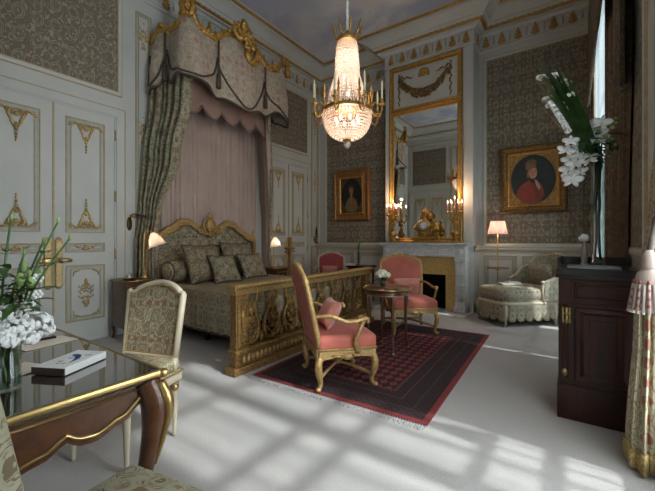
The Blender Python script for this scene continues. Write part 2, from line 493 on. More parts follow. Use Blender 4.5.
# chimney breast with an open firebox
b = MB(); b.bx(BX0, -2.62, BY, YB, 0, 1.15); b.bx(-1.83, BX1, BY, YB, 0, 1.15)
b.bx(BX0, BX1, BY, YB, 1.15, H); b.bx(-2.62, -1.83, BY, YB, .63, 1.15); struct('wall_chimney', b, WHITE)
b = MB(); b.bx(XL, XI, YI-.2, YI, 0, H); struct('wall_door_side', b, WHITE)
b = MB(); b.bx(XI-.2, XI, YF, YI-.2, 0, H); struct('wall_alcove', b, WHITE)
b = MB(); b.bx(XI, XR, YF-.2, YF, 0, H); struct('wall_front', b, WHITE)
WIN = [(4.30, 6.15), (1.03, 2.71), (-1.95, -.45)]
ZW0, ZW1 = .06, 3.95
b = MB(); y = YF-.2
for (a, c) in sorted(WIN):
    b.bx(XR, XR+.3, y, a, 0, H); b.bx(XR, XR+.3, a, c, 0, ZW0); b.bx(XR, XR+.3, a, c, ZW1, H); y = c
b.bx(XR, XR+.3, y, YB+.2, 0, H); struct('wall_right', b, WHITE)

PL = lambda y, z=0: plane((XL, y, z), (0,1,0), (0,0,1))       # left wall
PB = lambda x, z=0, y=YB: plane((x, y, z), (1,0,0), (0,0,1))  # back wall
PI_ = lambda x, z=0: plane((x, YI, z), (-1,0,0), (0,0,1))     # wall seen in the mirror
PW = lambda y, z=0: plane((XR, y, z), (0,-1,0), (0,0,1))      # window wall

# --- cornice: profile swept round the room (clockwise)
poly = [(XL,YI),(XL,YB),(BX0,YB),(BX0,BY),(BX1,BY),(BX1,YB),(XR,YB),(XR,YF),(XI,YF),(XI,YI)]
def sweep_room(mb, prof, mi=0):
    n = len(poly); vs = []
    for (a, z) in prof:
        for i in range(n):
            p0, p1, p2 = (Vector((*poly[(i+k) % n], 0)) for k in (-1, 0, 1))
            d0 = (p1-p0).normalized(); d1 = (p2-p1).normalized()
            n0 = Vector((d0.y, -d0.x, 0)); n1 = Vector((d1.y, -d1.x, 0))
            q = p1 + (n0+n1)*a
            vs.append((q.x, q.y, z))
    fs = []
    for k in range(len(prof)-1):
        for i in range(n):
            j = (i+1) % n
            fs.append((k*n+i, (k+1)*n+i, (k+1)*n+j, k*n+j))
    mb.add(vs, fs, mi)
b = MB()
sweep_room(b, [(.0,4.60),(.03,4.61),(.035,4.64),(.015,4.65),(.015,4.86),(.05,4.87),(.07,4.90),(.13,4.905),(.13,4.935)])
sweep_room(b, [(.175,4.955),(.19,4.975),(.20,5.0),(.22,5.0),(.25,5.03),(.30,5.07),(.36,5.10),(.40,5.11),(.40,5.13),(.42,5.135)])
sweep_room(b, [(.46,5.15),(.475,5.155),(.475,H+.01)])
struct('trim_1', b, WHITE)
b = MB()
sweep_room(b, [(.13,4.93),(.155,4.93),(.175,4.945),(.175,4.965),(.16,4.965)])
sweep_room(b, [(.42,5.13),(.445,5.13),(.465,5.145),(.465,5.16)])
sweep_room(b, [(.012,4.645),(.022,4.645),(.022,4.655),(.012,4.655)])
# rope twist beads along the gold moulding where it can be seen
def edge(i): return Vector((*poly[i], 0)), Vector((*poly[(i+1) % len(poly)], 0))
for i in range(6):
    p, q = edge(i); d = (q-p); L = d.length; d.normalize(); n = Vector((d.y, -d.x, 0))
    k = int(L/.09)
    for j in range(k):
        c = p + d*((j+.5)*L/k) + n*.168
        b.ell((c.x, c.y, 4.948), (.036,.018,.018), 6, 4, R=(RZ(math.atan2(d.y, d.x)+.0)@RY(.5)).to_3x3())
struct('trim_2', b, GOLD)
# frieze palmettes
b = MB(); b2 = MB()
for i in range(6):
    p, q = edge(i); d = (q-p); L = d.length; d.normalize(); n = Vector((d.y, -d.x, 0))
    k = max(1, round(L/.25)); 
    if L < .5: k = 1
    for j in range(k):
        c = p + d*((j+.5)*L/k) + n*.018; M = plane((c.x, c.y, 4.665), d*-1 if False else (-n.cross(Vector((0,0,1)))), (0,0,1))
        for v_, w, h_ in ((.028,.056,.026),(.075,.043,.036),(.125,.030,.036),(.170,.015,.030)):
            b.ell((0, v_, .008), (w, h_, .016), 8, 4, M=M)
        for f in (-1, 1):
            for v_, u_ in ((.03,.05),(.075,.036),(.12,.024)): b.ell((f*u_, v_+.012, .012), (.012,.022,.012), 6, 4, R=RZ(-f*.5).to_3x3(), M=M)
        if j < k-1 or i in (0, 1, 4):
            e = c + d*(L/k/2); M2 = plane((e.x, e.y, 4.70), (-n.cross(Vector((0,0,1)))), (0,0,1))
            b2.ell((0,.05,.004), (.014,.06,.012), 6, 4, M=M2); b2.ell((0,.125,.004), (.02,.014,.01), 6, 4, M=M2)
struct('trim_3', b, GOLD); struct('trim_4', b2, SAGE)

# --- wallpaper panels with gilt-lined frames
def wp_panel(idx, M, u0, u1, v0, v1, name):
    b = MB(); b.bx(u0, u1, v0, v1, 0, .006, M=M); struct(f'trim_{idx}', b, WALLP)
    b = MB(M)
    b.rectmould(u0-.05, u1+.05, v0-.05, v1+.05, [(0,0),(.004,.02),(.02,.024),(.034,.016),(.05,.012),(.055,.004)])
    o = struct(f'trim_{idx}', b, [WHITE, BEIGE])
    b = MB(M); b.rectmould(u0-.006, u1+.006, v0-.006, v1+.006, [(0,.004),(.002,.017),(.012,.017),(.014,.004)])
    b.rectmould(u0-.056, u1+.056, v0-.056, v1+.056, [(0,0),(.002,.018),(.010,.018),(.012,.004)])
    struct(f'trim_{idx}', b, BEIGE)
wp_panel(5, PL(1.5), -.71, .71, 3.21, 4.44, 'over door')
wp_panel(6, PL(5.6), -.65, .65, 3.21, 4.44, 'over far door')
wp_panel(7, PB(0), -4.74, -3.20, 1.19, 4.44, 'left of chimney')
wp_panel(8, PB(0), -1.26, .28, 1.19, 4.44, 'right of chimney')
wp_panel(9, PI_(-4.16), -.60, .60, 3.21, 4.44, 'mirror wall')
wp_panel(10, PW(3.45), -.50, .50, 1.19, 4.3, 'pier')
wp_panel(11, PW(.35), -.55, .55, 1.19, 4.3, 'pier')

# --- chair rail, baseboards and dado panels
def rail(name, segs, z0, prof, m):
    b = MB()
    for (p, q, n) in segs:
        p = Vector((*p,0)); q = Vector((*q,0)); n = Vector((*n,0))
        vs = []
        for e in (p, q):
            for (a, z) in prof: w = e+n*a; vs.append((w.x, w.y, z0+z))
        k = len(prof)
        fs = [(i, i+1, k+i+1, k+i) for i in range(k-1)]
        if (q-p).cross(n).z > 0: fs = [tuple(reversed(f)) for f in fs]
        b.add(vs, fs)
    return struct(name, b, m)
segs = [((XL,YB),(BX0,YB),(0,-1)),((BX0,YB),(BX0,BY),(-1,0)),((BX1,BY),(BX1,YB),(1,0)),((BX1,YB),(XR,YB),(0,-1))]
rail('trim_12', segs, 1.07, [(0,0),(.02,.0),(.03,.015),(.03,.05),(.045,.06),(.045,.075),(0,.08)], CREAM)
rail('trim_13', segs, 1.04, [(0,0),(.014,0),(.014,.012),(0,.012)], BEIGE)
rail('trim_13', segs, 1.15, [(0,0),(.012,0),(.012,.01),(0,.01)], BEIGE)
rail('baseboard_back', segs, 0, [(.025,0),(.025,.13),(.015,.15),(0,.16)], CREAM)
lsegs = [((XL,2.28),(XL,4.82),(1,0)),((XL,6.38),(XL,YB),(1,0)),((XL,YI),(XL,.72),(1,0))]
rail('baseboard_left', lsegs, 0, [(.025,0),(.025,.13),(.015,.15),(0,.16)], WHITE)
def dado(M, u0, u1, v0=.24, v1=.98, mats=(CREAM, SAGE, BEIGE)):
    b = MB(M); b.rectmould(u0, u1, v0, v1, [(0,0),(.002,.014),(.012,.014),(.014,.003)], 2)
    b.rectmould(u0+.014, u1-.014, v0+.014, v1-.014, [(0,.003),(.05,.003)], 1)
    b.rectmould(u0+.064, u1-.064, v0+.064, v1-.064, [(0,.003),(.002,.012),(.009,.012),(.011,.0)], 2)
    return struct('trim_14', b, list(mats))
for (u0, u1) in ((-4.8,-4.0),(-3.92,-3.12),(-1.30,-.78),(-.70,-.28),(-.20,.30)): dado(PB(0), u0, u1)
for M, u0, u1 in ((PW(3.45),-.5,.5),(PW(.35),-.55,.55)): dado(M, u0, u1)

# --- gilt ornaments on a wall plane (u, v, depth)
def scroll(mb, u, v, s, fl, M, w=.008, a0=0, turns=1.3):
    pts = []
    for i in range(15):
        t = i/14; a = a0 + t*turns*2*PI; r = s*(1-.8*t)
        pts.append((u+fl*r*math.cos(a), v+r*math.sin(a), .008))
    mb.tube(pts, [w*(1-.4*i/14) for i in range(15)], 5, M=M)
def drop(mb, u, v, h, M, up=1):
    """rosette with curls and a tapering husk; up=1 hangs down from v, -1 stands up from v"""
    d = -up
    mb.ell((u, v+d*.045, .012), (.032,.032,.02), 8, 5, M=M)
    for f in (-1, 1):
        mb.tube([(u+f*q[0]*h, v+d*q[1]*h, .008) for q in ((.03,.0),(.16,.02),(.20,.14),(.13,.28),(.10,.42),(.03,.55))], [.011,.015,.015,.012,.011,.007], 5, M=M)
        mb.tube([(u+f*q[0]*h, v+d*q[1]*h, .008) for q in ((.20,.02),(.32,-.02),(.40,.05),(.47,.03),(.50,.12))], [.008,.016,.010,.016,.007], 5, M=M)
        for q in ((.10,.10,.015),(.14,.20,.014),(.24,.06,.013),(.44,.08,.012),(.06,.48,.012)): mb.ell((u+f*q[0]*h, v+d*q[1]*h, .010), (q[2], q[2]*1.4, .011), 6, 4, M=M)
        mb.ell((u+f*.10*h, v+d*.33*h, .008), (.012,.03,.01), 6, 4, M=M)
    for k, q in enumerate((.45,.60,.73,.84,.93)):
        r = .022*(1-.13*k)
        mb.ell((u, v+d*q*h, .010), (r, r*1.3, .012), 6, 4, M=M)
def cluster(mb, u, v, w, h, M, n=26, seed=1, ext=1.0):
    """symmetrical diamond of leaves"""
    r = random.Random(seed)
    for i in range(n):
        q = r.uniform(-1, 1); lim = (1-abs(q))**.8*ext
        p = r.uniform(0, lim)
        s = r.uniform(.5, 1.1)
        for f in (-1, 1):
            R = RZ(f*r.uniform(.2, 1.2)).to_3x3()
            mb.ell((u+f*p*w/2, v+q*h/2, .008), (.012*s, .025*s, .010), 6, 4, R=R, M=M)
    for f in (-1, 1):
        for q in (-.35, 0, .35):
            mb.tube([(u+f*w*.28, v+q*h*.5, .006), (u+f*w*.5, v+q*h*.5+.015, .01), (u+f*w*.52, v+q*h*.5+.035, .006)], .006, 5, M=M)

def door(n, M, half=.66, Hd=2.85, lock=True, detail=1):
    b = MB(M)
    b.bx(-half, -.004, .0, Hd, 0, .018); b.bx(.004, half, .0, Hd, 0, .018)
    root = struct(f'door_{n}', b, WHITE)
    # casing
    c = MB(M); w = .13
    pts = [(-half-w, 0), (-half-w, Hd+w), (half+w, Hd+w), (half+w, 0)]
    for (a0, a1, d) in ((0,.02,.03),(.02,.10,.045),(.10,.13,.03)):
        c.bx(-half-a1, -half-a0, 0, Hd+a0, 0, d); c.bx(half+a0, half+a1, 0, Hd+a0, 0, d); c.bx(-half-a1, half+a1, Hd+a0, Hd+a1, 0, d)
    c.build('door_casing', WHITE, root)
    c = MB(M)
    c.bx(-half-.135,-half-.125,0,Hd+.135,0,.036); c.bx(half+.125,half+.135,0,Hd+.135,0,.036); c.bx(-half-.135,half+.135,Hd+.125,Hd+.135,0,.036)
    c.bx(-.008,.008,0,Hd,.018,.03)
    c.build('casing_fillet', BEIGE, root)
    g = MB(); p = MB(M)
    for f in (-1, 1):
        k = half/.66
        u0, u1 = sorted((f*.12*k, f*.545*k)); uc = (u0+u1)/2
        for (v0, v1) in ((1.34, 2.73), (1.10, 1.215), (.26, .945)):
            p.rectmould(u0, u1, v0, v1, [(0,.018),(.002,.032),(.012,.032),(.014,.022)], 1)
            p.rectmould(u0+.014, u1-.014, v0+.014, v1-.014, [(0,.022),(.035,.022)], 0)
            if v1-v0 > .3:
                p.rectmould(u0+.049, u1-.049, v0+.049, v1-.049, [(0,.022),(.002,.03),(.008,.03),(.010,.0185)], 1)
        Mo = M @ T(0, 0, .02)
        drop(g, uc, 2.665, .36, Mo, 1); drop(g, uc, 1.41, .36, Mo, -1)
        cluster(g, uc, 1.157, .22, .03, Mo, 10, 3)
        cluster(g, uc, .60, .15, .34, Mo, 24, 5)
        for (cu, su) in ((u0+.075, 1), (u1-.075, -1)):
            for (cv, sv) in ((.335, 1), (.87, -1)):
                g.tube([(cu, cv+sv*.06, .006), (cu+su*.005, cv+sv*.01, .008), (cu+su*.03, cv, .010), (cu+su*.07, cv-sv*.012, .006)], [.005,.011,.012,.005], 5, M=Mo)
    p.build('panel_moulding', [SAGE, BEIGE], root)
    g.build('gilt_ornament', GOLDO, root)
    for f in (-1, 1):
        for zz in (.35, 1.0, 1.75, 2.55):
            h = MB(M); h.lathe([(.004,0),(.011,.006),(.011,.134),(.004,.14)], 8, M=T(f*(half+.006), zz, .036)@RX(-PI/2)); h.build('hinge', BRASS, root)
    if lock:
        for f in (-1, 1):
            l = MB(M)
            for (z0, z1) in ((.70, .985), (1.035, 1.26)):
                l.rbox((f*.052, (z0+z1)/2, .028), (.080, z1-z0, .03), .012)
                l.rectmould(f*.052-.034, f*.052+.034, z0+.012, z1-.012, [(0,.042),(.002,.05),(.008,.05),(.010,.042)])
                l.ell((f*.052, z0 if f*0+z0 < .9 else z1, .03), (.03,.022,.02), 8, 5)
            l.build('lock_plate', BRASSL, root)
        l = MB(M); l.rbox((-.03, 1.01, .035), (.13,.05,.04), .012); l.build('lock_case', BRASS, root)
        l = MB(M); l.lathe([(.010,0),(.012,.02),(.030,.03),(.034,.045),(.026,.062),(.006,.066)], 12, M=T(-.13, 1.01, .03)@SC(1,1,1)); l.build('knob', BRASS, root)
        l = MB(M); l.tube([(.04,1.01,.05),(.08,1.012,.06),(.13,1.012,.06),(.17,1.006,.058)], [.016,.020,.024,.018], 8); l.build('lever_handle', BRASS, root)
    return root
door(1, PL(1.5)); door(2, PL(5.6), .63); door(3, PI_(-4.16), .60)

# --- pilaster strips on the left wall
b = MB(); g = MB()
def pil(M, u0, u1, zs):
    for (v0, v1) in zs:
        b.rectmould(u0, u1, v0, v1, [(0,0),(.002,.016),(.010,.016),(.012,.004)], 2, M=M)
        b.rectmould(u0+.012, u1-.012, v0+.012, v1-.012, [(0,.004),(.025,.004)], 1, M=M)
        b.rectmould(u0+.037, u1-.037, v0+.037, v1-.037, [(0,.004),(.002,.012),(.008,.012),(.01,0)], 2, M=M)
pil(PL(0), 2.44, 2.66, ((1.30,4.42),(.25,1.12)))
pil(PL(0), 6.40, 6.68, ((1.30,4.42),(.25,1.12)))
pil(PI_(0), 3.16, 3.40, ((1.30,4.42),(.25,1.12)))
struct('trim_15', b, [WHITE, SAGE, BEIGE])
for (y, zs) in ((2.55, (4.12, 2.80)), (6.54, (3.9, 2.6))):
    for z in zs: cluster(g, y, z, .12, .46, PL(0), 22, int(y*10))
struct('trim_16', g, GOLDO)
# breast pilaster strips each side of the mirror
b = MB()
for (u0, u1) in ((BX0+.005, -2.955), (-1.545, BX1-.005)):
    b.bx(u0, u1, 1.24, 4.60, 0, .03, M=PB(0, 0, BY))
struct('trim_17', b, WHITE)

# --- windows
for i, (a, c) in enumerate(WIN):
    mid = (a+c)/2; X0, X1 = XR+.10, XR+.17
    b = MB()
    b.bx(X0, X1, a, a+.09, ZW0, ZW1); b.bx(X0, X1, c-.09, c, ZW0, ZW1)
    b.bx(X0, X1, a, c, ZW0, ZW0+.22); b.bx(X0, X1, a, c, ZW1-.1, ZW1); b.bx(X0, X1, mid-.07, mid+.07, ZW0, ZW1)
    for z in (.62, .98, 1.70, 2.06, 2.95): b.bx(X0+.01, X1-.01, a, c, z-.03, z+.03)
    w = struct(f'window_{i+1}', b, WHITE)
    g = MB(); g.bx(X0+.03, X0+.036, a+.09, mid-.07, ZW0+.22, ZW1-.1); g.bx(X0+.03, X0+.036, mid+.07, c-.09, ZW0+.22, ZW1-.1)
    g.build('window_glass', PANE, w)

# ================================================================== BED
def leafclump(mb, c, w, h, d, n, seed, M=None, ax='xz'):
    """symmetrical carved clump centred on c, w wide, h tall, d deep"""
    r = random.Random(seed)
    for i in range(n):
        q = r.uniform(-1, 1); p = r.uniform(0, (1-abs(q))**.6)
        s = r.uniform(.6, 1.15); a = r.uniform(.1, 1.3)
        for f in (-1, 1):
            R = RY(f*a).to_3x3()
            mb.ell((c[0]+f*p*w/2, c[1]-d*r.uniform(0,.5)*(1-p*.6), c[2]+q*h/2), (w*.09*s, d*.35*s, h*.13*s), 6, 4, R=R, M=M)
# bed built in its own frame: origin at headboard wall, x towards the foot, y across
BED = thing('canopy_bed', 'wide gilded bed with carved openwork footboard and floral bedspread under the draped canopy', 'bed', (XL, 3.45, 0))
b = MB(); b.bx(.12, 2.28, -.84, .98, .24, .45); b.build('bed_base', MAHOG, BED)
b = MB(); b.rbox((1.22, .08, .515), (2.16, 1.90, .26), .06, inner=6); b.build('mattress', COVER, BED)
b = MB()   # hanging sides of the bedspread, gently folded
def spread(side):
    def fn(u, v):
        x = .20+2.07*u; z = .635-.46*v
        return (x, .08+side*(.955+.012*math.sin(u*46+2*math.sin(u*9))*v+.008*v), z)
    return fn
b.grid(spread(-1), 80, 6); b.grid(spread(1), 80, 6)
b.grid(lambda u, v: (.20+2.07*u, .08-.955+1.91*v, .642+.012*math.sin(v*PI)), 4, 8)
b.build('bedspread', COVER, BED)
for s in (-1, 1): b = MB(); b.tube([(.2+2.07*k/60, .08+s*.968, .172+.006*math.sin(k*1.7)) for k in range(61)], .014, 5); b.build('bedspread_fringe', CORD, BED)
for s in (-1, 1):
    for x in (.3, 1.2, 2.1): b = MB(); b.lathe([(.03,0),(.035,.05),(.03,.25)], 8, (x, .08+s*.8, 0)); b.build('bed_leg', MAHOG, BED)
# footboard
FX = 2.35; FY0, FY1 = -1.28, 1.32
b = MB()
b.cbx(FX-.05, FX+.10, FY0-.06, FY1+.06, 0, .07, .012); b.cbx(FX-.03, FX+.07, FY0-.02, FY1+.02, .07, .185, .006)
b.cbx(FX-.04, FX+.085, FY0-.035, FY1+.035, .185, .225, .010); b.build('footboard_plinth', GOLDD, BED)
b = MB(); n = 44
for k in range(n):
    y = FY0+.04+(FY1-FY0-.08)*(k+.5)/n; b.ell((FX+.074, y, .128), (.020,.021,.036), 7, 5)
b.build('plinth_gadroon', GOLDP, BED)
b = MB(); b.cbx(FX-.03, FX+.07, FY0-.02, FY1+.02, .735, .775, .008); b.cbx(FX-.03, FX+.095, FY0-.05, FY1+.05, .785, .835, .014)
b.cbx(FX-.035, FX+.08, FY0-.035, FY1+.035, .770, .790, .006); b.build('footboard_rail', GOLDP, BED)
b = MB(); n = 120
for k in range(n):
    y = FY0-.03+(FY1-FY0+.06)*(k+.5)/n; b.ell((FX+.094, y, .805), (.010,.009,.014), 5, 4)
b.build('rail_beading', GOLDD, BED)
def baluster():
    b = MB()
    for f in (-1, 1):
        b.tube([(0, f*q[0], q[1]) for q in ((.02,.225),(.085,.27),(.112,.36),(.10,.45),(.055,.54),(.048,.60),(.075,.66),(.088,.71),(.06,.735),(.03,.715))], [.02,.024,.024,.022,.018,.018,.02,.02,.018,.012], 6)
        b.tube([(.01, f*q[0], q[1]) for q in ((.0,.50),(.03,.56),(.02,.63),(.0,.67))], [.008,.012,.010,.006], 5)
        b.ell((.01, f*.055, .55), (.022,.024,.03), 6, 4)
    leafclump(b, (0, 0, .36), .17, .28, .05, 22, 4, M=RZ(PI/2))
    leafclump(b, (0, 0, .36), .17, .28, .05, 12, 9, M=RZ(-PI/2))
    b.ell((0,0,.545), (.028,.035,.05), 8, 5)
    b.ell((0,0,.24), (.03,.05,.025), 8, 4)
    for f in (-1,1): b.ell((0,f*.14,.255), (.022,.026,.045), 6, 5); b.ell((0,f*.14,.305), (.012,.012,.03), 6, 4)
    return b
proto = baluster().build('baluster', GOLDD, BED); proto.location = (FX, -1.06, 0)
for k in range(1, 8):
    c = proto.copy(); COL.objects.link(c); c.parent = BED; c.location = (FX, -1.06+.297*k, 0)
for y in (FY0+.065, FY1-.065):
    b = MB(); b.cbx(FX-.03, FX+.06, y-.075, y+.075, .22, .74, .006)
    b.rectmould(y-.06, y+.06, .25, .71, [(0,.0),(.0,.012),(.012,.016),(.02,.0)], M=plane((FX+.06,0,0),(0,1,0),(0,0,1)))
    leafclump(b, (0,0,.34), .07, .16, .03, 10, 3, M=T(FX+.06, y, 0)@RZ(PI/2))
    leafclump(b, (0,0,.62), .06, .12, .03, 8, 7, M=T(FX+.06, y, 0)@RZ(PI/2))
    b.tube([(FX+.065, y, .40), (FX+.065, y, .58)], .014, 6)
    b.build('footboard_post', GOLDD, BED)
# headboard (panel outline in y,z)
def hb_top(y):
    a = abs(y)
    return interp([(0,1.42),(.11,1.40),(.22,1.47),(.35,1.555),(.48,1.545),(.66,1.43),(.82,1.325),(.98,1.28)], a)
pts = [(-.98,.45)]+[(-.98+1.96*k/40, hb_top(-.98+1.96*k/40)) for k in range(41)]+[(.98,.45)]
Mh = plane((.12,.06,-.02),(0,1,0),(0,0,1))
b = MB(); b.prism(pts, -.05, 0, M=Mh); b.panel(pts, .03, M=Mh, z=.001); b.build('headboard', PILF, BED)
b = MB()
path = [(.14, y+.06, z-.02) for (y, z) in pts]
b.tube(path, .046, 8); b.tube([(p[0]+.03, p[1], p[2]-.045) for p in path[1:-1]], .022, 6); b.tube([(p[0]+.025, p[1], p[2]+.035) for p in path[1:-1]], .016, 6)
for s in (-1, 1): b.ell((.15, s*.98+.05, 1.30), (.035,.04,.06), 8, 6); b.ell((.15, s*.98+.05, 1.38), (.02,.02,.05), 6, 5)
b.build('headboard_frame', GOLDP, BED)
b = MB(M=T(.16,.06,-.03)@RZ(PI/2))
b.ell((0,-.03,1.50), (.085,.06,.11), 12, 8); leafclump(b, (0,-.03,1.46), .24, .26, .07, 18, 21)
b.tube([(.11*math.cos(a), -.03, 1.50+.13*math.sin(a)) for a in [2*PI*k/16 for k in range(16)]], .016, 6, closed=True)
b.ell((0,-.03,1.66), (.05,.035,.05), 8, 6)
for f in (-1, 1): b.tube([(f*q[0],-.03,q[1]) for q in ((.10,1.40),(.17,1.38),(.22,1.44),(.19,1.50),(.15,1.47))], [.02,.022,.02,.016,.01], 6)
b.build('headboard_crest', GOLDP, BED)

# ---------------------------------------------------------------- canopy
# valance path in plan (from wall, round the two front corners, back to the wall)
CY = 3.68
CV = [(XL+.02, CY-1.02), (XL+.74, CY-.93), (XL+.74, CY+.93), (XL+.02, CY+1.02)]
Ls = [(Vector(CV[i+1])-Vector(CV[i])).length for i in range(3)]; LT = sum(Ls)
def cpath(t):
    s = t*LT
    for i in range(3):
        if s <= Ls[i] or i == 2:
            p = Vector(CV[i]).lerp(Vector(CV[i+1]), min(1, s/Ls[i])); d = (Vector(CV[i+1])-Vector(CV[i])).normalized()
            return p, Vector((-d.y, d.x))*-1 if False else Vector((d.y, -d.x)), d
        s -= Ls[i]
tA, tB = Ls[0]/LT, (Ls[0]+Ls[1])/LT
def ctop(t):
    if t < tA:  return interp([(0,4.02),(.25,4.16),(.55,4.10),(.8,4.12),(1,4.36)], t/tA)
    if t > tB:  return interp([(0,4.36),(.2,4.12),(.45,4.10),(.75,4.16),(1,4.02)], (t-tB)/(1-tB))
    q = (t-tA)/(tB-tA)
    return interp([(0,4.36),(.10,4.14),(.22,4.10),(.34,4.27),(.5,4.40),(.66,4.27),(.78,4.10),(.90,4.14),(1,4.36)], q)
def cbot(t):
    if t < tA:
        return interp([(0,3.33),(.10,3.28),(.35,3.36),(.5,3.52),(.65,3.38),(1,3.44)], t/tA)
    if t > tB:
        return interp([(0,3.28),(.35,3.38),(.5,3.52),(.65,3.36),(.9,3.28),(1,3.33)], (t-tB)/(1-tB))
    q = (t-tA)/(tB-tA)
    return interp([(0,3.40),(.13,3.40),(.24,3.29),(.30,3.31),(.5,3.22),(.70,3.33),(.76,3.31),(.87,3.42),(1,3.32)], q)
CAN = thing('bed_canopy', 'half tester bed canopy with gilded crest, brocade swags and long side drapes', 'canopy', (0,0,0))
TP = [.055, tA*.5, tA, tA+(tB-tA)*.25, tA+(tB-tA)*.75, tB, tB+(1-tB)*.5, .945]
def swag(t):
    a, c = 0, 1
    for p in [0, tA*.5, tA+(tB-tA)*.25, tA+(tB-tA)*.75, tB+(1-tB)*.5, 1]:
        if p <= t: a = p
        if p > t: c = p; break
    return abs(math.sin(PI*(t-a)/max(1e-6, c-a)))
def vfn(u, v):
    p, n, d = cpath(u); z = lerp(ctop(u), cbot(u), v)
    o = .02+.05*swag(u)*math.sin(min(1, v*1.1)*PI*.5)**1.0*v + .006*math.sin(v*20)*swag(u)*v
    return (p.x+n.x*o*-1 if False else p.x-n.x*-o, p.y+n.y*o, z)
_p, _n, _d = cpath((tA+tB)/2)
SG = 1 if _n.x > 0 else -1
def vfn(u, v):
    p, n, d = cpath(u); n = n*SG; z = lerp(ctop(u), cbot(u), v)
    o = .02+.13*swag(u)**1.3*math.sin(min(1,v*1.05)*PI*.62) + .010*math.sin(v*22)*swag(u)*v
    return (p.x+n.x*o, p.y+n.y*o, z)
b = MB(); b.grid(vfn, 120, 16); b.build('valance', BROC, CAN)
b = MB(); b.tube([Vector(vfn(k/120, 1))+Vector((0,0,-.005)) for k in range(121)], .018, 6); b.build('valance_fringe', CORD, CAN)
# swag cords and tassels
for t in TP[1:2]+TP[3:5]+TP[6:7]:
    p, n, d = cpath(t); n = n*SG; z0 = ctop(t)-.03; q = p+n*.06
    b = MB()
    b.tube([(q.x, q.y, z0), (q.x, q.y, 3.62)], .014, 6)
    b.ell((q.x, q.y, 3.62), (.03,.03,.035), 8, 5)
    b.lathe([(.018,.03),(.032,-.0),(.038,-.16),(.03,-.17)], 10, (q.x, q.y, 3.59))
    b.build('tassel_cord', CORD, CAN)
ND = [.004, tA*.5, tA+(tB-tA)*.25, tA+(tB-tA)*.75, tB+(1-tB)*.5, .996]
for t0, t1 in zip(ND, ND[1:]):     # fringed lower edge of each swag, looping from cord to cord
    pts = []
    for k in range(33):
        s = k/32; tt = lerp(t0, t1, s); zb = cbot(tt)+.03
        z = lerp(3.86, zb, math.sin(PI*s)**.62); z = max(z, zb)
        vv = (z-ctop(tt))/(cbot(tt)-ctop(tt)); w = Vector(vfn(tt, vv)); p2, n2, d2 = cpath(tt)
        pts.append(w+Vector((n2.x*SG, n2.y*SG, 0))*.014)
    b = MB(); b.tube(pts, .015, 5); b.build('swag_fringe', CORD, CAN)
# gilded crest following the top edge
b = MB()
up = [(Vector(vfn(k/90, 0))+Vector((0,0,.02))) for k in range(91)]
b.tube(up, .034, 7); b.tube([q+Vector((0,0,.045)) for q in up], .018, 6)
r = random.Random(5)
for k in range(2, 90, 2):
    q = up[k]; b.ell((q.x+.01, q.y, q.z+r.uniform(-.02,.07)), (.04*r.uniform(.7,1.2), .045*r.uniform(.7,1.2), .05*r.uniform(.7,1.2)), 6, 4)
b.build('gilded_cornice', GOLD, CAN)
def crest(pos, rz, w, h, seed, low=.25):
    b = MB(M=T(*pos)@RZ(rz))
    leafclump(b, (0,-.02,h*.2), w, h, .12, 26, seed)
    b.ell((0,-.05,h*.45), (w*.16,.05,h*.20), 10, 7); b.ell((0,-.04,h*.75), (w*.10,.04,h*.12), 8, 6)
    for f in (-1, 1):
        b.tube([(f*q[0]*w,-.04,q[1]*h) for q in ((.05,-.3),(.22,-.25),(.40,-.02),(.34,.22),(.20,.20),(.20,.05))], [.03,.035,.035,.03,.022,.012], 7)
        b.tube([(f*q[0]*w,-.03,q[1]*h) for q in ((.10,.4),(.22,.55),(.30,.42),(.42,.45))], [.025,.028,.022,.012], 6)
    b.build('crest', GOLD, CAN)
crest((XL+.78, CY-.95, 4.33), PI/2-.7, .19, .40, 3)
crest((XL+.78, CY+.95, 4.22), PI/2+.7, .18, .28, 3)
crest((XL+.80, CY-.04, 4.36), PI/2, .44, .30, 8)
crest((XL+.82, CY+.12, 4.10), PI/2, .32, .34, 12)
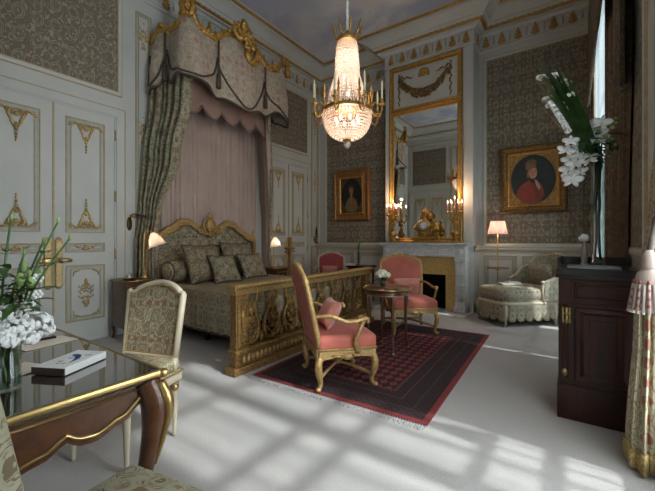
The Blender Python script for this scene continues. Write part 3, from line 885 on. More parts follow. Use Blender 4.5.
# roof of the tester and pink scalloped under valance
b = MB()
b.prism([(CV[0][0],CV[0][1]+.01),(CV[1][0]-.02,CV[1][1]+.02),(CV[2][0]-.02,CV[2][1]-.02),(CV[3][0],CV[3][1]-.01)], 3.93, 3.97); b.build('tester_board', PINKD, CAN)
b = MB()
def uv_(u, v):
    q = u*5; s = abs(math.sin(PI*q)); z = lerp(3.93, 3.22-.16*s, v)
    return (XL+.50+.03*s*v, CY-.88+1.76*u, z)
b.grid(uv_, 100, 8); b.build('inner_valance', PINKD, CAN)
b = MB(); b.tube([uv_(k/150, 1) for k in range(151)], .020, 5); b.build('inner_valance_fringe', plain('dusty_mauve_fringe', (.20,.125,.11), .8), CAN)
def loft(mb, rows, folds, amp, nu=None, nv=40, ph=0, mi=0, irr=.3):
    """curtain: rows = [(z, (ax,ay), (bx,by), amplitude factor)]"""
    rows = sorted(rows, key=lambda q: -q[0]); nu = nu or folds*8
    def tab(f): return [(-q[0], f(q)) for q in rows]
    tabs = [tab(lambda q, i=i, j=j: q[i][j]) for i in (1, 2) for j in (0, 1)] + [tab(lambda q: q[3])]
    z0, z1 = rows[0][0], rows[-1][0]
    def fn(u, v):
        z = lerp(z0, z1, v); ax, ay, bx, by, am = [interp(t, -z) for t in tabs]
        dx, dy = bx-ax, by-ay; L = math.hypot(dx, dy) or 1
        w = u + irr*.5/folds*math.sin(u*folds*2.1+ph*3)
        o = amp*am*(math.sin(2*PI*folds*w+ph+.5*math.sin(v*3))+.35*math.sin(2*PI*folds*2.3*w+ph*2))
        return (ax+dx*u-dy/L*o, ay+dy*u+dx/L*o, z)
    mb.grid(fn, nu, nv, mi)
    return fn
b = MB(); loft(b, [(3.93,(XL+.06,CY-.90),(XL+.06,CY+.95),1),(.6,(XL+.06,CY-.90),(XL+.06,CY+.95),1)], 19, .022, nv=12, ph=.7); b.build('back_curtain', PINKC, CAN)
b = MB()
loft(b, [(3.9,(XL+.05,CY-1.00),(XL+.72,CY-.86),1),(3.2,(XL+.05,CY-1.04),(XL+.68,CY-.88),1),(2.4,(XL+.05,CY-1.14),(XL+.56,CY-.97),.9),
         (1.62,(XL+.05,2.47),(XL+.30,2.61),.5),(1.2,(XL+.05,2.42),(XL+.24,2.58),.6),(.02,(XL+.055,2.36),(XL+.16,2.60),.7)], 6, .075, nv=60, ph=.2); b.build('patterned_drape', DRAPE, CAN)
b = MB()
loft(b, [(3.9,(XL+.66,CY-.86),(XL+.60,CY-.78),1),(2.6,(XL+.45,CY-.96),(XL+.42,CY-.86),1),(1.62,(XL+.22,2.58),(XL+.16,2.66),.8),(.6,(XL+.12,2.60),(XL+.09,2.68),.8)], 2, .02, nv=40); b.build('drape_lining', PINKC, CAN)
b = MB()
loft(b, [(3.9,(XL+.06,CY+.98),(XL+.66,CY+.66),1),(3.0,(XL+.06,CY+1.02),(XL+.62,CY+.70),1),(2.2,(XL+.06,CY+1.06),(XL+.50,CY+.86),.9),
         (1.4,(XL+.06,CY+1.13),(XL+.22,CY+1.09),.6),(.9,(XL+.06,CY+1.16),(XL+.20,CY+1.15),.7),(.02,(XL+.06,CY+1.16),(XL+.20,CY+1.20),.8)], 7, .035, nv=60, ph=1.1); b.build('rose_drape', PINKC, CAN)
b = MB()
loft(b, [(3.5,(XL+.68,CY+.64),(XL+.64,CY+.73),1),(2.2,(XL+.54,CY+.86),(XL+.51,CY+.92),1),(1.3,(XL+.25,CY+1.10),(XL+.22,CY+1.16),.8),(.2,(XL+.22,CY+1.16),(XL+.19,CY+1.24),.8)], 2, .015, nv=40); b.build('drape_border', DRAPE, CAN)
b = MB()
for y0, y1, s in ((2.44, 2.54, 1),):
    b.tube(crom([(XL+.01,y0,1.60),(XL+.20,y0+s*.0,1.58),(XL+.27,(y0+y1)/2,1.56),(XL+.22,y1+s*.05,1.56),(XL+.03,y1+s*.06,1.58)], 4), .012, 6)
b.build('tieback_cord', CORD, CAN)
b = MB(); b.lathe([(.02,0),(.012,.02),(.012,.07),(.032,.09),(.02,.10)], 10, M=T(XL+.005, 2.38, 1.58)@RY(PI/2))
tag(b.build('tieback_hook', GOLDD), 'dark gilt tieback hook beside the patterned bed drape', 'hook')
b = MB(PL(2.355, 1.47)); b.lathe([(.002,.0),(.034,.004),(.036,.012),(.01,.016)], 14, sy=2.6); b.ell((0,0,.02), (.012,.03,.014), 8, 5)
tag(b.build('bell_push_plate', plain('dark_bronze', (.10,.065,.02), .4, .8)), 'dark oval bronze plate on the white pilaster right of the left door', 'plate')

# pillows
def pil_obj(label, loc, size, rot, mat=PILF, t=.16, group=None):
    b = MB(); b.pillow(size[0], size[1], t); 
    k = []
    for i in range(48):
        a = 2*PI*i/48; s = max(abs(math.cos(a)), abs(math.sin(a))); u, v = math.cos(a)/s, math.sin(a)/s
        pinch = 1-.10*(u*u*(1-v*v)+v*v*(1-u*u)); k.append((u*size[0]/2*pinch, v*size[1]/2*pinch, 0))
    o = b.build('pillow', mat); tag(o, label, 'pillow', 'brocade pillows on the bed')
    b = MB(); b.tube(k, .012, 5, closed=True); b.build('piping', CORD, o)
    o.location = loc; o.rotation_euler = rot
    return o
ZB = .655
def stand(label, x, y, w, h, lean, t=.18, yaw=0, mat=PILF, lift=0):
    # pillow standing on its edge, facing +X, leaning back towards the headboard
    M = RZ(yaw)@RY(-lean)@plane((0,0,0),(0,1,0),(0,0,1))
    return pil_obj(label, (x, y, ZB+h/2*math.cos(lean)*.94+.01+lift), (w, h), M.to_euler(), mat, t)
stand('large square brocade pillow against the headboard, nearest the bolster', XL+.62, 3.09, .58, .57, .36, .22, .08)
stand('large square brocade pillow at the far side of the headboard', XL+.42, 3.90, .64, .58, .26, .20)
stand('small brocade cushion leaning on the front of the nearer large pillow', XL+.86, 3.27, .42, .44, .55, .14, -.12)
stand('small brocade cushion propped in front of the far large pillow', XL+.72, 3.93, .50, .42, .50, .14, .04)
stand('flat brocade sleeping pillow half hidden between the two large pillows', XL+.26, 3.42, .56, .52, .16, .14)
b = MB(); b.lathe([(.0,0),(.06,.005),(.12,.03),(.145,.08),(.15,.20),(.145,.33),(.12,.38),(.06,.405),(0,.41)], 20, M=RX(-PI/2), caps=False)
o = b.build('bolster', PILF); tag(o, 'round brocade bolster lying at the near end of the headboard', 'bolster'); o.location = (XL+.42, 2.62, ZB+.155); o.rotation_euler = (0,0,.12)
b = MB(); b.tube([(.135*math.cos(a), .05, .135*math.sin(a)) for a in [2*PI*k/24 for k in range(24)]], .010, 5, closed=True); b.build('bolster_piping', CORD, o)

# ---------------------------------------------------------------- nightstands and lamps
def nightstand(label, loc, w, d, h, rz=0):
    t = thing('nightstand', label, 'nightstand', loc, rz, 'nightstands beside the bed')
    b = MB(); b.cbx(-w/2, w/2, -d/2, d/2, .16, h-.03, .006); b.build('body', ROSEW, t)
    b = MB(); b.rbox((0,0,h-.015), (w+.03,d+.03,.03), .01); b.build('top', ROSEW, t)
    b = MB(); b.tube([(sx*(w/2+.016), sy*(d/2+.016), h-.014) for sx, sy in ((-1,-1),(1,-1),(1,1),(-1,1))], .009, 6, closed=True); b.build('brass_gallery', BRASS, t)
    for k in range(2):
        z0 = .36+k*(h-.42)/2; q = MB(); q.cbx(w/2, w/2+.012, -d/2+.02, d/2-.02, z0, z0+(h-.44)/2, .004); dr = q.build('drawer', ROSEW, t)
        q = MB(); q.rectmould(-d/2+.035, d/2-.035, z0+.015, z0+(h-.44)/2-.015, [(0,0),(.002,.006),(.008,.006),(.01,0)], M=plane((w/2+.012,0,0),(0,1,0),(0,0,1))); q.build('drawer_line', BRASS, dr)
        q = MB(); q.ell((w/2+.024, 0, z0+(h-.44)/4), .014, 8, 6); q.build('drawer_knob', BRASS, dr)
    for sx in (-1, 1):
        for sy in (-1, 1):
            q = MB(); x, y = sx*(w/2-.02), sy*(d/2-.02)
            q.tube([(x,y,.20),(x+sx*.012,y+sy*.010,.15),(x+sx*.004,y,.07),(x+sx*.012,y+sy*.01,0.004)], [.024,.022,.014,.016], 7); q.build('leg', ROSEW, t)
    return t
nightstand('dark rosewood nightstand with brass edged top between the left door and the bed', (XL+.34, 2.235, 0), .38, .33, .755)
nightstand('dark nightstand on the far side of the bed before the far door', (XL+.38, 4.82, 0), .34, .32, .75)
def bed_lamp(label, loc, lean, rz, h=.42):
    t = thing('bedside_lamp', label, 'lamp', loc, rz, 'bedside lamps')
    b = MB(); b.lathe([(.06,0),(.062,.012),(.03,.022),(.014,.05),(.012,.10)], 14); b.build('base', BRASS, t)
    b = MB(); b.tube(crom([(0,0,.06),(-.015,0,.22),(.0,0,h+.10),(.05*lean,0,h+.15),(.09*lean,0,h+.13)], 5), .008, 7); b.build('stem', BRASS, t)
    M = T(.09*lean,0,h+.13)@RY(-.35*lean+PI)
    b = MB(M)
    def fn(u, v):
        a = 2*PI*u; r = interp([(0,.022),(.25,.055),(.55,.082),(.85,.095),(1,.118)], v); w = 1+.05*math.sin(8*a)*v
        return (r*w*math.cos(a), r*w*math.sin(a), v*.18+.006*math.sin(8*a)*v)
    b.grid(fn, 48, 12, closeu=True); b.build('lamp_shade', SHADEW, t)
    b = MB(M); b.ell((0,0,.085), (.026,.026,.035), 10, 7); b.build('light_bulb', BULB, t)
    return t
L1 = bed_lamp('lit bedside lamp with frosted tulip shade over the near nightstand', (XL+.40, 2.36, .757), 1, 1.05, .46)
L2 = bed_lamp('lit bedside lamp with frosted tulip shade on the far nightstand', (XL+.42, 4.74, .752), .25, .3, .42)
# things on the near nightstand
b = MB(); b.lathe([(.0,0),(.055,.002),(.085,.018),(.088,.022),(.05,.012),(0,.008)], 18, caps=False)
o = b.build('silver_dish', BRASS); tag(o, 'gilt oval dish on the near nightstand', 'dish'); o.location = (XL+.42, 2.15, .757); o.scale = (1,1,1)
b = MB(); b.ell((0,0,.025), (.045,.035,.032), 12, 8); b.ell((0,0,.06), (.012,.012,.012), 8, 5)
o = b.build('lidded_trinket', STEEL); tag(o, 'small silver lidded bowl in the gilt dish', 'trinket'); o.location = (XL+.42, 2.15, .763)

# ================================================================== RUG
b = MB(); b.cbx(-.81, .81, -1.325, 1.325, 0, .012, .004)
rug = tag(b.build('persian_rug', RUG), 'dark red and navy patterned oriental rug on the pale carpet', 'rug'); rug.location = (-1.652, 3.595, .001); rug.rotation_euler = (0,0,math.radians(2.0))
b = MB(); r = random.Random(3)
for k in range(82):
    x = -.80+1.60*k/81
    for s in (-1, 1):
        b.tube([(x, s*1.325, .006), (x+r.uniform(-.008,.008), s*1.36, .006), (x+r.uniform(-.016,.016), s*(1.385+r.uniform(-.01,.015)), .004)], .0035, 4)
b.build('rug_fringe', plain('wool_fringe', (.36,.34,.33), .9, var=.3, nscale=90), rug)['kind'] = 'stuff'

# ================================================================== ARMCHAIRS
def cab_leg(x, y, h, out=1, fr=1, top=.030):
    b = MB(); ox, oy = (1 if x > 0 else -1)*.02*out, (1 if y > 0 else -1)*.02*fr
    b.tube(crom([(x,y,h),(x+ox*.9,y+oy*.9,h*.78),(x+ox*.5,y+oy*.5,h*.5),(x-ox*.3,y-oy*.3,h*.22),(x+ox*.3,y+oy*.3,h*.06),(x+ox*.8,y+oy*.8,.004)], 4),
           [interp([(0,top),(.3,top*1.05),(.65,top*.62),(.85,top*.5),(1,top*.75)], k/20) for k in range(21)], 9)
    b.ell((x+ox, y+oy, .018), (.024,.024,.017), 8, 5)
    return b
def back_outline(w0, w1, h, arch, n=10):
    """front view outline, bottom centre at 0,0"""
    pts = [(-w0/2, 0)]
    for k in range(1, 6): t = k/6; pts.append((-lerp(w0, w1, t)/2-.012*math.sin(t*PI), h*.80*t/ .999))
    pts.append((-w1/2, h*.80))
    pts.append((-w1/2+.015, h*.88))
    for k in range(n+1):
        u = -1+2*k/n; pts.append((u*w1*.42, h*.90+arch*(1-abs(u)**2.2)))
    pts.append((w1/2-.015, h*.88)); pts.append((w1/2, h*.80))
    for k in range(5, 0, -1): t = k/6; pts.append((lerp(w0, w1, t)/2+.012*math.sin(t*PI), h*.80*t))
    pts.append((w0/2, 0))
    return pts
def armchair(label, loc, rz, velvet=VELV, backm=VELVD, gild=GOLDP, arms=True, W=.62, D=.54, hs=.40, hb=.66, lean=.20, stretcher=True):
    """local front is +y"""
    t = thing('armchair', label, 'armchair', loc, rz, 'upholstered armchairs')
    for sx in (-1, 1):
        for sy in (-1, 1):
            cab_leg(sx*(W/2-.045), sy*(D/2-.04), hs-.06).build('leg', gild, t)
    b = MB()   # serpentine seat rail
    def rail_(p, q, n, carve=True):
        p = Vector(p); q = Vector(q); L = (q-p).length
        pts = [(0,hs),(0,hs-.095)]
        for k in range(13):
            u = k/12; pts.append((u*L, hs-.095+.035*math.sin(u*PI)**.6-(.032*math.exp(-((u-.5)/.10)**2) if carve else 0)))
        pts += [(L,hs)]
        d = (q-p).normalized(); M = plane((p.x,p.y,0), (d.x,d.y,0), (0,0,1))
        b.prism(pts[:2]+pts[3:-2]+[(L,hs-.095),(L,hs)], -.02, .02, M=M)
        if carve:
            b.ell((L/2, hs-.065, .022), (.045,.028,.014), 10, 6, M=M)
            for f in (-1, 1):
                b.tube([(L/2+f*.04,hs-.05,.022),(L/2+f*.09,hs-.06,.024),(L/2+f*.14,hs-.045,.022)], [.012,.010,.004], 5, M=M)
    x, y = W/2-.035, D/2-.03
    rail_((-x,-y,0),(x,-y,0),0,False); rail_((x,-y,0),(x,y,0),0); rail_((x,y,0),(-x,y,0),0); rail_((-x,y,0),(-x,-y,0),0)
    b.tube([(-x-.015,-y,hs-.004),(x+.015,-y,hs-.004),(x+.02,y+.015,hs-.004),(-x-.02,y+.015,hs-.004)], .012, 6, closed=True)
    b.build('seat_rail', gild, t)
    if stretcher:
        b = MB(); xx, yy = W/2-.05, D/2-.045
        for f in (-1, 1):
            b.tube(crom([(f*xx,-yy,.10),(f*xx*.55,-yy*.55,.125),(f*.03,0,.14),(f*xx*.55,yy*.55,.125),(f*xx,yy,.10)], 5), .015, 7)
        b.ell((0,0,.15), (.045,.045,.02), 10, 6); b.build('stretcher', gild, t)
    b = MB(); b.rbox((0,.005,hs+.045), (W-.035, D-.02, .125), .040, n=3, bulge=.035, inner=5); b.build('seat', velvet, t)
    # raked back
    M = T(0,-D/2+.045,hs-.02)@RX(lean)@plane((0,0,0),(-1,0,0),(0,0,1))
    out = back_outline(W-.10, W-.02, hb, .075)
    b = MB(M); b.panel(out, .045, z=.012); b.build('backrest', velvet, t)
    b = MB(M); b.panel([(-p[0], p[1]) for p in out], .012, M=RY(PI), z=.012); b.build('back_panel', backm, t)
    b = MB(M); P = [(p[0],p[1],0) for p in out]
    b.tube(P, .022, 8, closed=True); b.tube([(q[0]*.955, .02+q[1]*.945, .018) for q in P], .008, 5, closed=True)
    b.ell((0, hb*.90+.078, .012), (.05,.022,.022), 10, 6)
    for f in (-1, 1):
        b.tube([(f*.05, hb*.90+.08, .015),(f*.11, hb*.90+.075,.018),(f*.17,hb*.90+.05,.012)], [.014,.012,.005], 6)
        b.ell((f*(W/2-.02), hb*.83, 0), (.022,.035,.03), 8, 5)
        b.tube([(f*(W-.10)/2, 0, 0),(f*((W-.10)/2), -hs*.12, 0)], .028, 7)
    b.build('back_frame', gild, t)
    if arms:
        for f in (-1, 1):
            b = MB(); zA = hs+.245
            yb = -D/2+.045-math.sin(lean)*.30; 
            b.tube(crom([(f*(W/2-.035), yb, zA+.03),(f*(W/2+.005), yb+.14, zA+.035),(f*(W/2+.035), -.02, zA-.01),(f*(W/2+.035), .09, zA),(f*(W/2+.02), .155, zA+.005),(f*(W/2+.008),.165,zA-.03)], 5),
                   [interp([(0,.015),(.3,.018),(.75,.020),(1,.018)], k/25) for k in range(26)], 8)
            b.tube(crom([(f*(W/2+.028), .125, zA-.01),(f*(W/2+.03), .08, zA-.10),(f*(W/2+.01), .06, hs+.06),(f*(W/2-.02), .09, hs-.03)], 5),
                   [interp([(0,.016),(.6,.018),(1,.026)], k/15) for k in range(16)], 8)
            b.build('arm', gild, t)
    return t
armchair('coral velvet gilt armchair seen from behind, on the near edge of the dark rug', (-1.755, 2.665, .013), math.radians(-40), W=.63, D=.54, hs=.335, hb=.715, lean=.22)
armchair('coral velvet gilt armchair facing the room beside the fireplace', (-1.865, 4.62, .013), math.radians(180+40), W=.64, D=.62, hs=.345, hb=.70)
armchair('small deep red upholstered chair in the far left corner behind the bed foot', (-4.16, 6.02, 0), math.radians(180+28), velvet=REDD, backm=REDD, gild=CREAMW, W=.58, D=.52, hs=.40, hb=.60, stretcher=False)
def scatter(label, loc, rot, w, h, mat, t=.13):
    b = MB(); b.pillow(w, h, t); o = b.build('cushion', mat); tag(o, label, 'cushion', 'loose seat cushions'); o.location = loc; o.rotation_euler = rot; return o
def seat_cushion(label, chair_xy, rz, y, z, w, h, lean, mat, t=.12, roll=0):
    M = RZ(rz)
    p = M @ Vector((0, y, 0)); R = (M@RX(lean)@RZ(roll) if False else M@RX(PI/2-lean)@RZ(roll)).to_euler()
    return scatter(label, (chair_xy[0]+p.x, chair_xy[1]+p.y, z), R, w, h, mat, t)
seat_cushion('salmon cushion on the seat of the near coral armchair', (-1.755,2.665), math.radians(-40), -.08, .595, .34, .26, .50, CUSHP)
seat_cushion('salmon cushion on the seat of the armchair by the fireplace', (-1.865,4.62), math.radians(220), -.11, .60, .40, .25, .45, CUSHP)
seat_cushion('rose cushion on the small red corner chair', (-4.16,6.02), math.radians(208), -.07, .60, .34, .25, .40, CUSHP)

# ================================================================== SIDE TABLES
t = thing('occasional_table', 'round dark wood occasional table with brass rim between the two coral armchairs', 'table', (-1.725, 3.64, .013))
b = MB(); b.lathe([(0,.625),(.232,.625),(.236,.63),(.236,.685),(.0,.685)], 36, caps=False); b.build('apron', TABLEW, t)
b = MB(); b.lathe([(0,.682),(.252,.682),(.262,.690),(.262,.700),(.0,.700)], 40, caps=False); b.build('tabletop', TABLEW, t)
b = MB(); b.tube([(.263*math.cos(a), .263*math.sin(a), .694) for a in [2*PI*k/40 for k in range(40)]], .010, 7, closed=True); b.build('brass_rim', BRASS, t)
b = MB(); b.tube([(.237*math.cos(a), .237*math.sin(a), .632) for a in [2*PI*k/40 for k in range(40)]], .006, 5, closed=True); b.build('apron_fillet', BRASS, t)
for k in range(4):
    a = math.radians(45+90*k-4); x, y = .205*math.cos(a), .205*math.sin(a); ux, uy = math.cos(a), math.sin(a)
    b = MB(); b.tube(crom([(x,y,.67),(x+ux*.02,y+uy*.02,.58),(x+ux*.012,y+uy*.012,.40),(x+ux*.02,y+uy*.02,.15),(x+ux*.045,y+uy*.045,.006)], 4),
        [interp([(0,.026),(.25,.024),(.6,.015),(1,.012)], q/16) for q in range(17)], 8); lg = b.build('leg', TABLEW, t)
    b = MB(); b.ell((x+ux*.02, y+uy*.02, .595), (.022,.022,.045), 8, 6); b.build('bronze_mount', BRASS, lg)
    b = MB(); b.ell((x+ux*.042, y+uy*.042, .02), (.016,.016,.02), 8, 5); b.build('bronze_toe', BRASS, lg)
def bloom(mb, c, R, n, pr, seed, mi=0, squash=.8):
    r = random.Random(seed)
    for k in range(n):
        z = r.uniform(-.55, 1); a = r.uniform(0, 2*PI); q = math.sqrt(max(0, 1-z*z)); d = Vector((q*math.cos(a), q*math.sin(a), z))
        p = Vector(c)+Vector((d.x*R, d.y*R, d.z*R*squash))*r.uniform(.8, 1.02)
        rot = d.to_track_quat('Z', 'Y').to_matrix() @ RZ(r.uniform(0, 6)).to_3x3()
        mb.ell(p, (pr*r.uniform(.8,1.2), pr*r.uniform(.6,1), pr*.35), 6, 4, mi, R=rot)
def leaf(mb, p, d, L, w, bend=.3, mi=0, n=6):
    p = Vector(p); d = Vector(d).normalized(); s = d.cross(Vector((0,0,1))); s = s.normalized() if s.length > .01 else Vector((1,0,0))
    def fn(u, v):
        c = p+d*(L*v)+Vector((0,0,-bend*L*v*v)); ww = w*math.sin(PI*min(1,(v*.92+.06)))**.8
        return c+s*((u-.5)*ww)+Vector((0,0,.25*ww*abs(u-.5)))
    mb.grid(fn, 2, n, mi)
v = thing('flower_vase', 'small posy of white hydrangea in a low glass vase on the round table', 'vase', (-1.775, 3.63, .715))
b = MB(); b.lathe([(.0,.004),(.032,.004),(.042,.03),(.04,.08),(.036,.085),(.038,.03),(.03,.010)], 18, caps=False); b.build('glass_bowl', GLASS, v)
b = MB(); 
for k in range(9): a = k*.7; b.tube([(.018*math.cos(a),.018*math.sin(a),.008),(.02*math.cos(a+1),.02*math.sin(a+1),.11)], .004, 5)
for k in range(8): a = k*.8; leaf(b, (.02*math.cos(a),.02*math.sin(a),.09), (math.cos(a),math.sin(a),.2), .075, .04, .5)
b.build('stems', GREEND, v)
for k, (x, y, z, q) in enumerate(((0,0,.155,.055),(.05,.02,.135,.04),(-.05,.01,.14,.045),(.0,-.05,.135,.042),(-.01,.05,.14,.042))): b = MB(); bloom(b, (x,y,z), q, 46, .016, k); b.build('blossom_head', PETALC, v)

# table with the single tall stem, behind the foot of the bed
t = thing('console_table', 'small dark table with the tall stem vase behind the bed foot', 'table', (-3.52, 6.22, 0))
b = MB(); b.cbx(-.24,.24,-.20,.20,.70,.735,.008); b.build('tabletop', MAHOG, t)
b = MB(); b.cbx(-.21,.21,-.17,.17,.60,.70,.004); b.build('apron', MAHOG, t)
for sx in (-1,1):
    for sy in (-1,1): b = MB(); b.tube([(sx*.19,sy*.15,.62),(sx*.19,sy*.15,.004)], [.024,.014], 8); b.build('leg', MAHOG, t)
v = thing('stem_vase', 'slim glass vase with one tall green stem behind the bed foot', 'vase', (-3.56, 6.18, .736))
b = MB(); b.lathe([(.0,.004),(.035,.004),(.03,.02),(.026,.26),(.024,.26),(.024,.02),(.0,.012)], 16, caps=False); b.build('glass_cylinder', GLASS, v)
b = MB(); b.tube([(0,0,.02),(.005,0,.3),(.015,.005,.46),(.03,0,.60)], [.012,.012,.010,.007], 7)
for k in range(7): a = k*2.3; leaf(b, (.01,0,.10+.05*k), (math.cos(a),math.sin(a),1.6), .13, .028, .15)
b.build('stem', GREEN, v)
for (c_, r_) in (((.012,0,.42), .02), ((.03,0,.60), .016), ((-.004,.0,.48), .014), ((.026,.01,.52), .013)): b = MB(); b.ell(c_, (r_,r_,r_*1.8), 8, 6); b.build('bud', BUD, v)
b = MB(); b.cbx(-.09,.09,-.06,.06,0,.035,.004); o = tag(b.build('notepad_box', BOOKW), 'white box lying on the small table behind the bed foot', 'box'); o.location = (-3.69, 6.10, .736); o.rotation_euler = (0,0,.3)

# ================================================================== gilt column behind the bed, wall bracket
t = thing('gilt_column_stand', 'slender gilt column stand with a ring collar between the bed and the far door', 'stand', (-4.25, 4.86, 0))
b = MB(); b.lathe([(.11,0),(.115,.02),(.08,.04),(.045,.08)], 20); b.build('base', GOLDD, t)
b = MB(); b.lathe([(.034,.06),(.026,.3),(.026,.95),(.034,.98),(.042,1.0),(.042,1.06),(.036,1.08),(.038,1.26),(.043,1.27),(.043,1.295),(.0,1.30)], 18); b.build('shaft', GOLDD, t)
b = MB(); b.lathe([(.05,1.075),(.095,1.085),(.10,1.10),(.095,1.115),(.05,1.12)], 20); b.build('collar', GOLDD, t)
t = thing('wall_bracket', 'small gilt wall bracket holding a dark taper on the corner pilaster', 'wall bracket', (XL, 6.54, 1.16))
b = MB(); b.lathe([(.012,0),(.035,.03),(.05,.045),(.03,.06),(.035,.10),(.024,.20)], 12, (.06,0,0)); b.tube([(.0,0,.10),(.03,0,.05),(.06,0,.05)], .012, 6); b.lathe([(.002,0),(.05,.004),(.05,.012),(.002,.014)], 12, M=T(0,0,.10)@RY(PI/2)); b.build('bracket', GOLDD, t)
b = MB(); b.lathe([(.022,.20),(.022,.32),(.012,.38),(.002,.42)], 10, (.06,0,0)); b.build('taper', BLACKM, t)

# ================================================================== FIREPLACE
MX0, MX1, MC = -3.01, -1.42, -2.225
t = thing('fireplace_mantel', 'white veined marble chimneypiece with brass slips under the tall mirror', 'fireplace', (MC, BY, 0))
hw = (MX1-MX0)/2
b = MB(); b.cbx(-hw-.02, hw+.02, -.30, .0, 1.165, 1.20, .008); b.cbx(-hw+.0, hw, -.275, .0, 1.14, 1.165, .006); b.build('mantel_shelf', MARBLE, t)
b = MB(); b.cbx(-hw+.04, hw-.04, -.235, .0, .96, 1.14, .004)
b.rectmould(-hw+.24, hw-.24, .985, 1.115, [(0,0),(.004,.01),(.014,.01),(.018,0)], M=plane((0,-.235,0),(1,0,0),(0,0,1)))
for k in range(40): b.ell((-hw+.07+(2*hw-.14)*k/39, -.238, 1.122), (.012,.010,.012), 6, 4)
b.build('frieze', MARBLE, t)
for f in (-1, 1):
    b = MB(); x = f*(hw-.125); b.cbx(x-.095, x+.095, -.26, .0, 0, .12, .006); b.cbx(x-.08, x+.08, -.235, .0, .12, .96, .004)
    for k in range(5): b.tube([(x-.05+.025*k, -.237, .20), (x-.05+.025*k, -.237, .84)], .009, 6)
    b.cbx(x-.09, x+.09, -.25, 0, .88, .96, .006); b.ell((x, -.245, 1.05), (.05,.02,.05), 12, 7)
    b.build('jamb', MARBLE, t)
b = MB(); wi = hw-.205
b.bx(-wi, -.41, -.16, .0, .015, .96); b.bx(.41, wi, -.16, .0, .015, .96); b.bx(-.41, .41, -.16, .0, .64, .96); b.build('brass_slip', BRASSS, t)
b = MB(); b.cbx(-hw-.02, hw+.02, -.52, .0, .0, .018, .004); b.build('hearth_slab', MARBLE, t)
b = MB(); b.bx(-.405, .405, .02, .38, 0.016, .03); b.bx(-.395, .395, .37, .39, .03, .63); b.bx(-.395, -.38, 0, .37, .03, .63); b.bx(.38, .395, 0, .37, .03, .63); b.bx(-.395,.395,0,.37,.615,.629); b.build('firebox', SOOT, t)

# mirror over the mantel
t = thing('overmantel_mirror', 'tall gilt framed overmantel mirror with a garland panel above the fireplace', 'mirror', (MC-.03, BY, 0))
w0 = .685
Mm = plane((0,0,0),(1,0,0),(0,0,1))
b = MB(Mm); b.bx(-w0+.07, w0-.07, 1.25, 3.66, .008, .012); b.build('mirror_glass', MIRROR, t)
def gframe(mb, u0, u1, v0, v1, w, d):
    mb.rectmould(u0, u1, v0, v1, [(0,0),(.0,d),(w*.2,d*1.25),(w*.4,d),(w*.55,d*.7),(w*.8,d*.85),(w,d*.4),(w,0)])
b = MB(Mm); gframe(b, -w0, w0, 1.205, 3.73, .085, .04); gframe(b, -w0, w0, 3.70, 4.575, .085, .04)
for v0, v1 in ((1.205,3.73),(3.70,4.575)):
    n = int((v1-v0)/.05)
    for k in range(n):
        for f in (-1,1): b.ell((f*(w0-.02), v0+(v1-v0)*(k+.5)/n, .05), (.013,.02,.010), 6, 4)
b.build('gilt_frame', GOLD, t)
b = MB(Mm); b.bx(-w0+.06, w0-.06, 3.76, 4.52, .004, .012); b.rectmould(-w0+.11, w0-.11, 3.80, 4.47, [(0,.012),(.004,.02),(.014,.02),(.018,.012)]); b.build('overmantel_panel', WHITE2, t)
b = MB(Mm); r = random.Random(4)
for k in range(60):
    q = k/59; u = -.46+.92*q; vv = 4.30-.33*(1-(2*q-1)**2); th = .035+.05*(1-(2*q-1)**2)
    for j in range(4): b.ell((u+r.uniform(-.03,.03), vv+r.uniform(-th,th), .03+r.uniform(0,.03)), (.026*r.uniform(.6,1.2),.022*r.uniform(.6,1.2),.02), 6, 4)
for f in (-1,1):
    for k in range(12): b.ell((f*(.485+.015*math.sin(k*2)), 4.34-.045*k, .025), (.022*(1-.04*k),.028,.016), 6, 4)
    b.tube([(f*q[0], q[1], .02) for q in ((.48,4.36),(.44,4.40),(.38,4.33),(.33,4.36),(.26,4.31),(.22,4.33))], [.008,.016,.012,.016,.010,.004], 6)
    b.tube([(f*q[0], q[1], .02) for q in ((.48,4.36),(.50,4.42),(.46,4.45))], [.008,.014,.005], 6)
b.build('garland', GOLDD, t)
b = MB(Mm)
for k in range(9):
    a = -1.9+3.8*k/8; R = RZ(-a).to_3x3(); o = R@Vector((0,.06,0)); b.ell((o.x, o.y+4.335, .025), (.022,.062,.016), 8, 5, R=R)
b.ell((0,4.32,.03), (.04,.04,.03), 10, 6); b.build('shell_rosette', GOLD, t)

# clock
t = thing('mantel_clock', 'ornate gilt mantel clock with white enamel dial at the middle of the mantel shelf', 'clock', (-2.165, 6.20, 1.201), 0); t.scale = (1.12,1.0,1.06)
b = MB(); b.cbx(-.235,.235,-.075,.075,0,.04,.012); b.cbx(-.21,.21,-.065,.065,.04,.115,.012)
for k in range(14): b.ell((-.2+.4*k/13,-.072,.075), (.014,.012,.022), 6, 4)
b.build('plinth', GOLDC, t)
b = MB(); b.lathe([(.001,-.06),(.085,-.06),(.10,-.04),(.105,.0),(.10,.05),(.001,.055)], 24, M=T(-.02,-.05,.29)@RX(PI/2)); 
b.cbx(-.13,.09,-.05,.05,.115,.25,.02)
leafclump(b, (-.02,-.03,.24), .34, .26, .10, 34, 31); b.build('case', GOLDC, t)
b = MB(); leafclump(b, (-.02,0,.46), .20, .17, .09, 20, 14); b.ell((-.02,0,.50), (.035,.03,.05), 8, 6); b.ell((.05,0,.47),(.03,.03,.04),8,6); b.ell((-.02,0,.565),(.022,.022,.026),8,6); b.ell((-.07,0,.45),(.04,.03,.03),8,6); b.build('crowning_figures', GOLDC, t)
b = MB()  # seated figure leaning at the right of the dial
